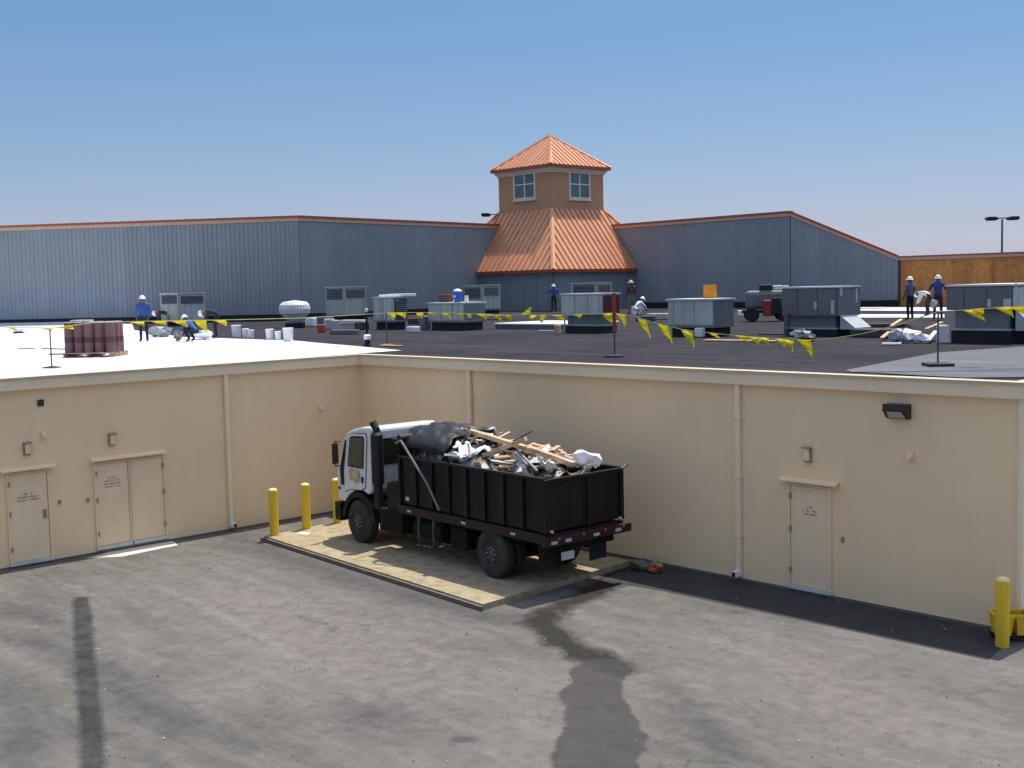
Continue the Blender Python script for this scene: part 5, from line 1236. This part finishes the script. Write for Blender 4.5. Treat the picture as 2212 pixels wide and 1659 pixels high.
def heap():
    nx_, ny_ = 74, 36; rr = random.Random(3); vs = []; fs = []
    ph = [(rr.uniform(1,6), rr.uniform(2,8), rr.uniform(0,6), rr.uniform(.02,.05)) for _ in range(14)]
    for i in range(nx_):
        for j in range(ny_):
            x_ = BX0+.03+(BX1-BX0-.08)*i/(nx_-1); y_ = YN+.095+(YF-YN-.19)*j/(ny_-1)
            k = (x_-BX0)/(BX1-BX0); cr_ = math.sin(math.pi*j/(ny_-1))
            z_ = 2.0+.72*cr_**.55*max(0, 1-k*.85)+.12*cr_
            z_ += sum(a*math.sin(fx_*x_+fy_*y_+p_) for fx_, fy_, p_, a in ph)+rr.uniform(-.05,.05)*cr_
            vs.append((x_, y_, z_))
    for i in range(nx_-1):
        for j in range(ny_-1): a = i*ny_+j; fs.append((a, a+1, a+ny_+1, a+ny_))
    return tag(MB().add(vs, fs).build('debris_heap', 'mixed_rubble'), 'heap of mixed dark roofing waste filling the dump truck body', 'rubble', kind='stuff')
heap()
# black tarpaulin over the front of the load
def tarpm():
    nx_, ny_ = 30, 30; rr = random.Random(8); vs = []; fs = []
    for i in range(nx_):
        for j in range(ny_):
            x_ = 5.80+1.62*i/(nx_-1)+.1*math.sin(j*.7); y_ = YN+.10+(YF-YN-.16)*j/(ny_-1)
            cr_ = math.sin(math.pi*min(1, max(0, (j+.5)/ny_)))
            z_ = 2.34+.66*cr_**.40*(1-.1*abs(i/(nx_-1)-.45))-.25*max(0, i/(nx_-1)-.75)+.022*math.sin(i*.55+j*.95)*cr_+.018*math.sin(j*.4-i*1.1)*cr_+rr.uniform(-.014,.014)
            vs.append((x_, y_, z_))
    for i in range(nx_-1):
        for j in range(ny_-1): a = i*ny_+j; fs.append((a, a+1, a+ny_+1, a+ny_))
    o = MB().add(vs, fs).build('tarpaulin', 'tarp', None, smooth=True); m = o.modifiers.new('s', 'SOLIDIFY'); m.thickness = .01
    return tag(o, 'black plastic tarpaulin bunched over the front of the truck load', 'tarpaulin')
tarpm()
PIV = Vector((5.7, -3.36, 0))
MP = Matrix.Translation(PIV) @ Matrix.Rotation(R_(-3.2), 4, 'Z') @ Matrix.Translation(-PIV)
def pivot(o): o.matrix_world = MP @ Matrix.LocRotScale(o.location, o.rotation_euler, None)
for o in set(bpy.data.objects)-before_load: pivot(o)
pivot(tk)
def bar(a, b, w_, h_, name, m, label, cat, group=None):
    a, b = Vector(a), Vector(b); d = b-a; o = MB().box((0, -w_/2, -h_/2), (d.length, w_/2, h_/2)).build(name, m, None, bevel=min(w_, h_)*.1)
    o.location = a; o.rotation_mode = 'XYZ'; o.rotation_euler = (0, -math.asin(d.z/d.length), math.atan2(d.y, d.x)); return tag(o, label, cat, group)
def lp(px, py, y): return ony(px, py, y)
bar(lp(1008,929,-2.5), lp(1150,972,-2.7), .13, .09, 'timber', 'wood', 'long timber running down the heap from the tarpaulin', 'timber')
bar(lp(1138,966,-2.65), lp(1240,1003,-2.8), .13, .09, 'timber', 'wood', 'long timber continuing the first towards the tailgate', 'timber')
bar(lp(1045,984,-3.1), lp(1136,948,-2.75), .14, .09, 'timber', 'wood', 'thick timber crossing over the long one in the truck load', 'timber')
bar(lp(960,990,-3.0), lp(1018,933,-2.5), .09, .05, 'metal_strip', 'membrane_scrap', 'white strip leaning against the tarpaulin in the load', 'strip')
bar(lp(978,990,-3.0), lp(1030,942,-2.5), .07, .04, 'metal_strip', 'membrane_scrap', 'second thinner white strip leaning beside the first', 'strip')
bar(lp(1116,972,-2.8), lp(1160,1018,-3.1), .05, .05, 'metal_strip', 'armgrey', 'thin grey strip sloping down over the white sheet', 'strip')
bar(lp(1206,985,-2.0), lp(1252,1008,-2.0), .09, .05, 'timber', 'wood', 'short timber near the tailgate beside the white bag', 'timber')
bar(lp(1150,960,-1.8), lp(1215,975,-1.5), .12, .05, 'timber', 'wood', 'short timber at the far side of the load', 'timber')
# broken pallet in load
pc = (lp(1052,992,-3.08), lp(1122,1002,-3.05)); 
pth = thing('broken_pallet', 'broken wooden pallet sticking out of the near side of the truck load', 'pallet', (pc[0]+pc[1])/2, 0)
A_ = lp(1050,990,-3.0); B_ = lp(1112,985,-2.75); C_ = lp(1075,1021,-3.2); D_ = lp(1135,1018,-3.0)
def qbar(a, b, w_, name, par, m='wood'):
    a, b = Vector(a), Vector(b); d = (b-a).normalized(); sdv = d.cross(Vector((0.2,-0.5,1))).normalized(); up = sdv.cross(d)
    vs = []
    for p_ in (a, b):
        for s1_, s2_ in ((-1,-1),(1,-1),(1,1),(-1,1)): vs.append(p_+sdv*s1_*w_/2+up*s2_*.015)
    return MB().add(vs, [(0,1,2,3),(4,7,6,5),(0,4,5,1),(1,5,6,2),(2,6,7,3),(3,7,4,0)]).build(name, m, par)
for k in (0.0, .33, .66, 1.0): qbar(A_.lerp(C_, k), B_.lerp(D_, k), .075, 'slat', pth)
qbar(A_, C_, .07, 'runner', pth); qbar(A_.lerp(B_, .5)-Vector((0,0,.05)), C_.lerp(D_, .5)-Vector((0,0,.05)), .07, 'runner', pth); qbar(B_, D_, .07, 'runner', pth)
# crumpled sheets
def crump(c, w_, l_, rz, tilt, m, label, seed, name='membrane_sheet', cat='sheeting', amp=.08):
    rr = random.Random(seed); n = 9; vs = []; fs = []; ph = [rr.uniform(0,6) for _ in range(4)]
    for i in range(n):
        for j in range(n):
            u, v = i/(n-1)-.5, j/(n-1)-.5
            z_ = amp*math.sin(u*9+ph[0]+v*3)+amp*.7*math.sin(v*11+ph[1]-u*4)+rr.uniform(-.02,.02)
            vs.append((u*w_+rr.uniform(-.03,.03), v*l_+rr.uniform(-.03,.03), z_))
    for i in range(n-1):
        for j in range(n-1): a = i*n+j; fs.append((a, a+1, a+n+1, a+n))
    o = MB().add(vs, fs).build(name, m); md = o.modifiers.new('s', 'SOLIDIFY'); md.thickness = .008
    o.location = c; o.rotation_euler = (tilt[0], tilt[1], rz); return tag(o, label, cat)
crump(lp(1150,1000,-2.75), .75, .55, .6, (-.25,.2), 'membrane_scrap', 'crumpled white membrane in the middle of the near side of the load', 1)
crump(lp(1193,1012,-2.95), .30, .60, .2, (-.55,-.1), 'membrane_scrap', 'white sheet hanging over the near rear corner of the truck body', 2, amp=.03)
crump(lp(1040,945,-2.2), .8, .5, .5, (-.3,.1), 'membrane_scrap', 'grey white membrane crumpled at the top of the load beside the tarpaulin', 3)
crump(lp(1008,958,-2.5), .5, .35, 1.2, (-.3,.3), 'dark_scrap', 'dark roofing felt folded below the white strips', 4)
crump(lp(1085,962,-2.3), .7, .5, .2, (-.4,.3), 'dark_scrap', 'dark roofing felt lying under the crossing timbers', 5)
crump(lp(1000,990,-3.1), .6, .35, .1, (-.6,.1), 'membrane_scrap', 'pale scrap sheet along the near rail beside the tarpaulin', 6, amp=.04)
crump(lp(1180,985,-1.9), .7, .5, .9, (-.2,.2), 'wood', 'tan cardboard folded on the far rear side of the load', 7)
crump(lp(1215,990,-1.7), .5, .4, .4, (-.3,-.2), 'salmon', 'pinkish board scrap near the tailgate', 8)
crump(lp(1040,975,-3.0), .7, .35, .2, (-.4,.1), 'membrane_scrap', 'pale torn sheet behind the near rail left of the broken pallet', 14)
crump(lp(1000,962,-2.75), .9, .35, -.8, (-.35,.1), 'membrane_scrap', 'long white torn sheet between the tarpaulin and the broken pallet', 15)
crump(lp(1068,935,-1.8), .4, .3, .4, (-.6,.4), 'galv', 'shiny foil scrap at the crest of the load', 10)
blob('plastic_bag', 'white plastic sack in the load near the tailgate', 'bag', lp(1266,1008,-1.8), .24, 'whiteplastic', (1.3,.8,.75), 31)
blob('plastic_bag', 'small white plastic bundle behind the sack in the load', 'bag', lp(1240,1012,-1.9), .14, 'whiteplastic', (1.2,.8,.6), 32)
rr = random.Random(21)
def scrap_label(m, x_):
    mm = {'wood': 'broken wooden offcut', 'membrane_scrap': 'torn pale membrane offcut', 'dark_scrap': 'dark felt offcut', 'brownshirt': 'brown board offcut', 'salmon': 'pinkish board offcut'}[m]
    return mm + ' lying loose on the heap ' + ('beside the tarpaulin' if x_ < 8.1 else 'in the middle of the truck body' if x_ < 9.3 else 'near the tailgate')
for i in range(70):     # loose broken bits
    k = rr.random(); x_ = 7.1+3.2*k; y_ = rr.uniform(YN+.25, YF-.3); cr_ = math.sin(math.pi*(y_-YN)/(YF-YN))
    z_ = 2.05+.72*cr_**.55*max(0, 1-((x_-BX0)/(BX1-BX0))*.85)+.16*cr_
    L_ = rr.uniform(.15,.75)*rr.uniform(.6,1); a = rr.uniform(0,6.28); m = rr.choice(['wood','wood','wood','membrane_scrap','membrane_scrap','dark_scrap','brownshirt','salmon'])
    d = Vector((math.cos(a), math.sin(a), rr.uniform(-.35,.5)))*L_
    bar(Vector((x_, y_, z_)), Vector((x_, y_, z_))+d, rr.uniform(.05,.16), rr.uniform(.015,.05), 'scrap_piece', m, SCL[m] % rr.choice(['long', 'short']) if False else scrap_label(m, x_), 'scrap', 'loose offcuts on the truck load')
# small white litter on the pad
for i, (px, py) in enumerate(((905,1179),(918,1181),(930,1183),(960,1176))):
    o = blob('litter', 'small white scrap lying on the pad under the truck body', 'litter', at(px, py, .121), .05, 'white', (1.6,.8,.3), 50+i, 'litter on the pad')
p = at(655, 1148, .12); slabthing('paper', 'pale sheet lying on the pad before the middle bollard', 'paper', (p.x+.25, p.y-.15, .1215), .3, .2, .01, .4, 'white')
# rubble at the wall end of the pad
a = at(1300, 1212); 
for i, (dx, dy, r_, m, lb) in enumerate(((0.25,-.15,.16,'concrete_dark','dark rubble lump at the wall end of the pad'),(.45,.1,.12,'concrete','pale broken concrete lump beside the dark rubble by the wall'),(.05,.15,.11,'brownhole','brown clod between pad and wall'),(.65,-.1,.12,'rust_trim','rusty brown lump furthest from the pad by the wall'))):
    blob('rubble_lump', lb, 'rubble', (10.35+dx, -.55+dy, .002), r_, m, (1.4,1,.7), 60+i)
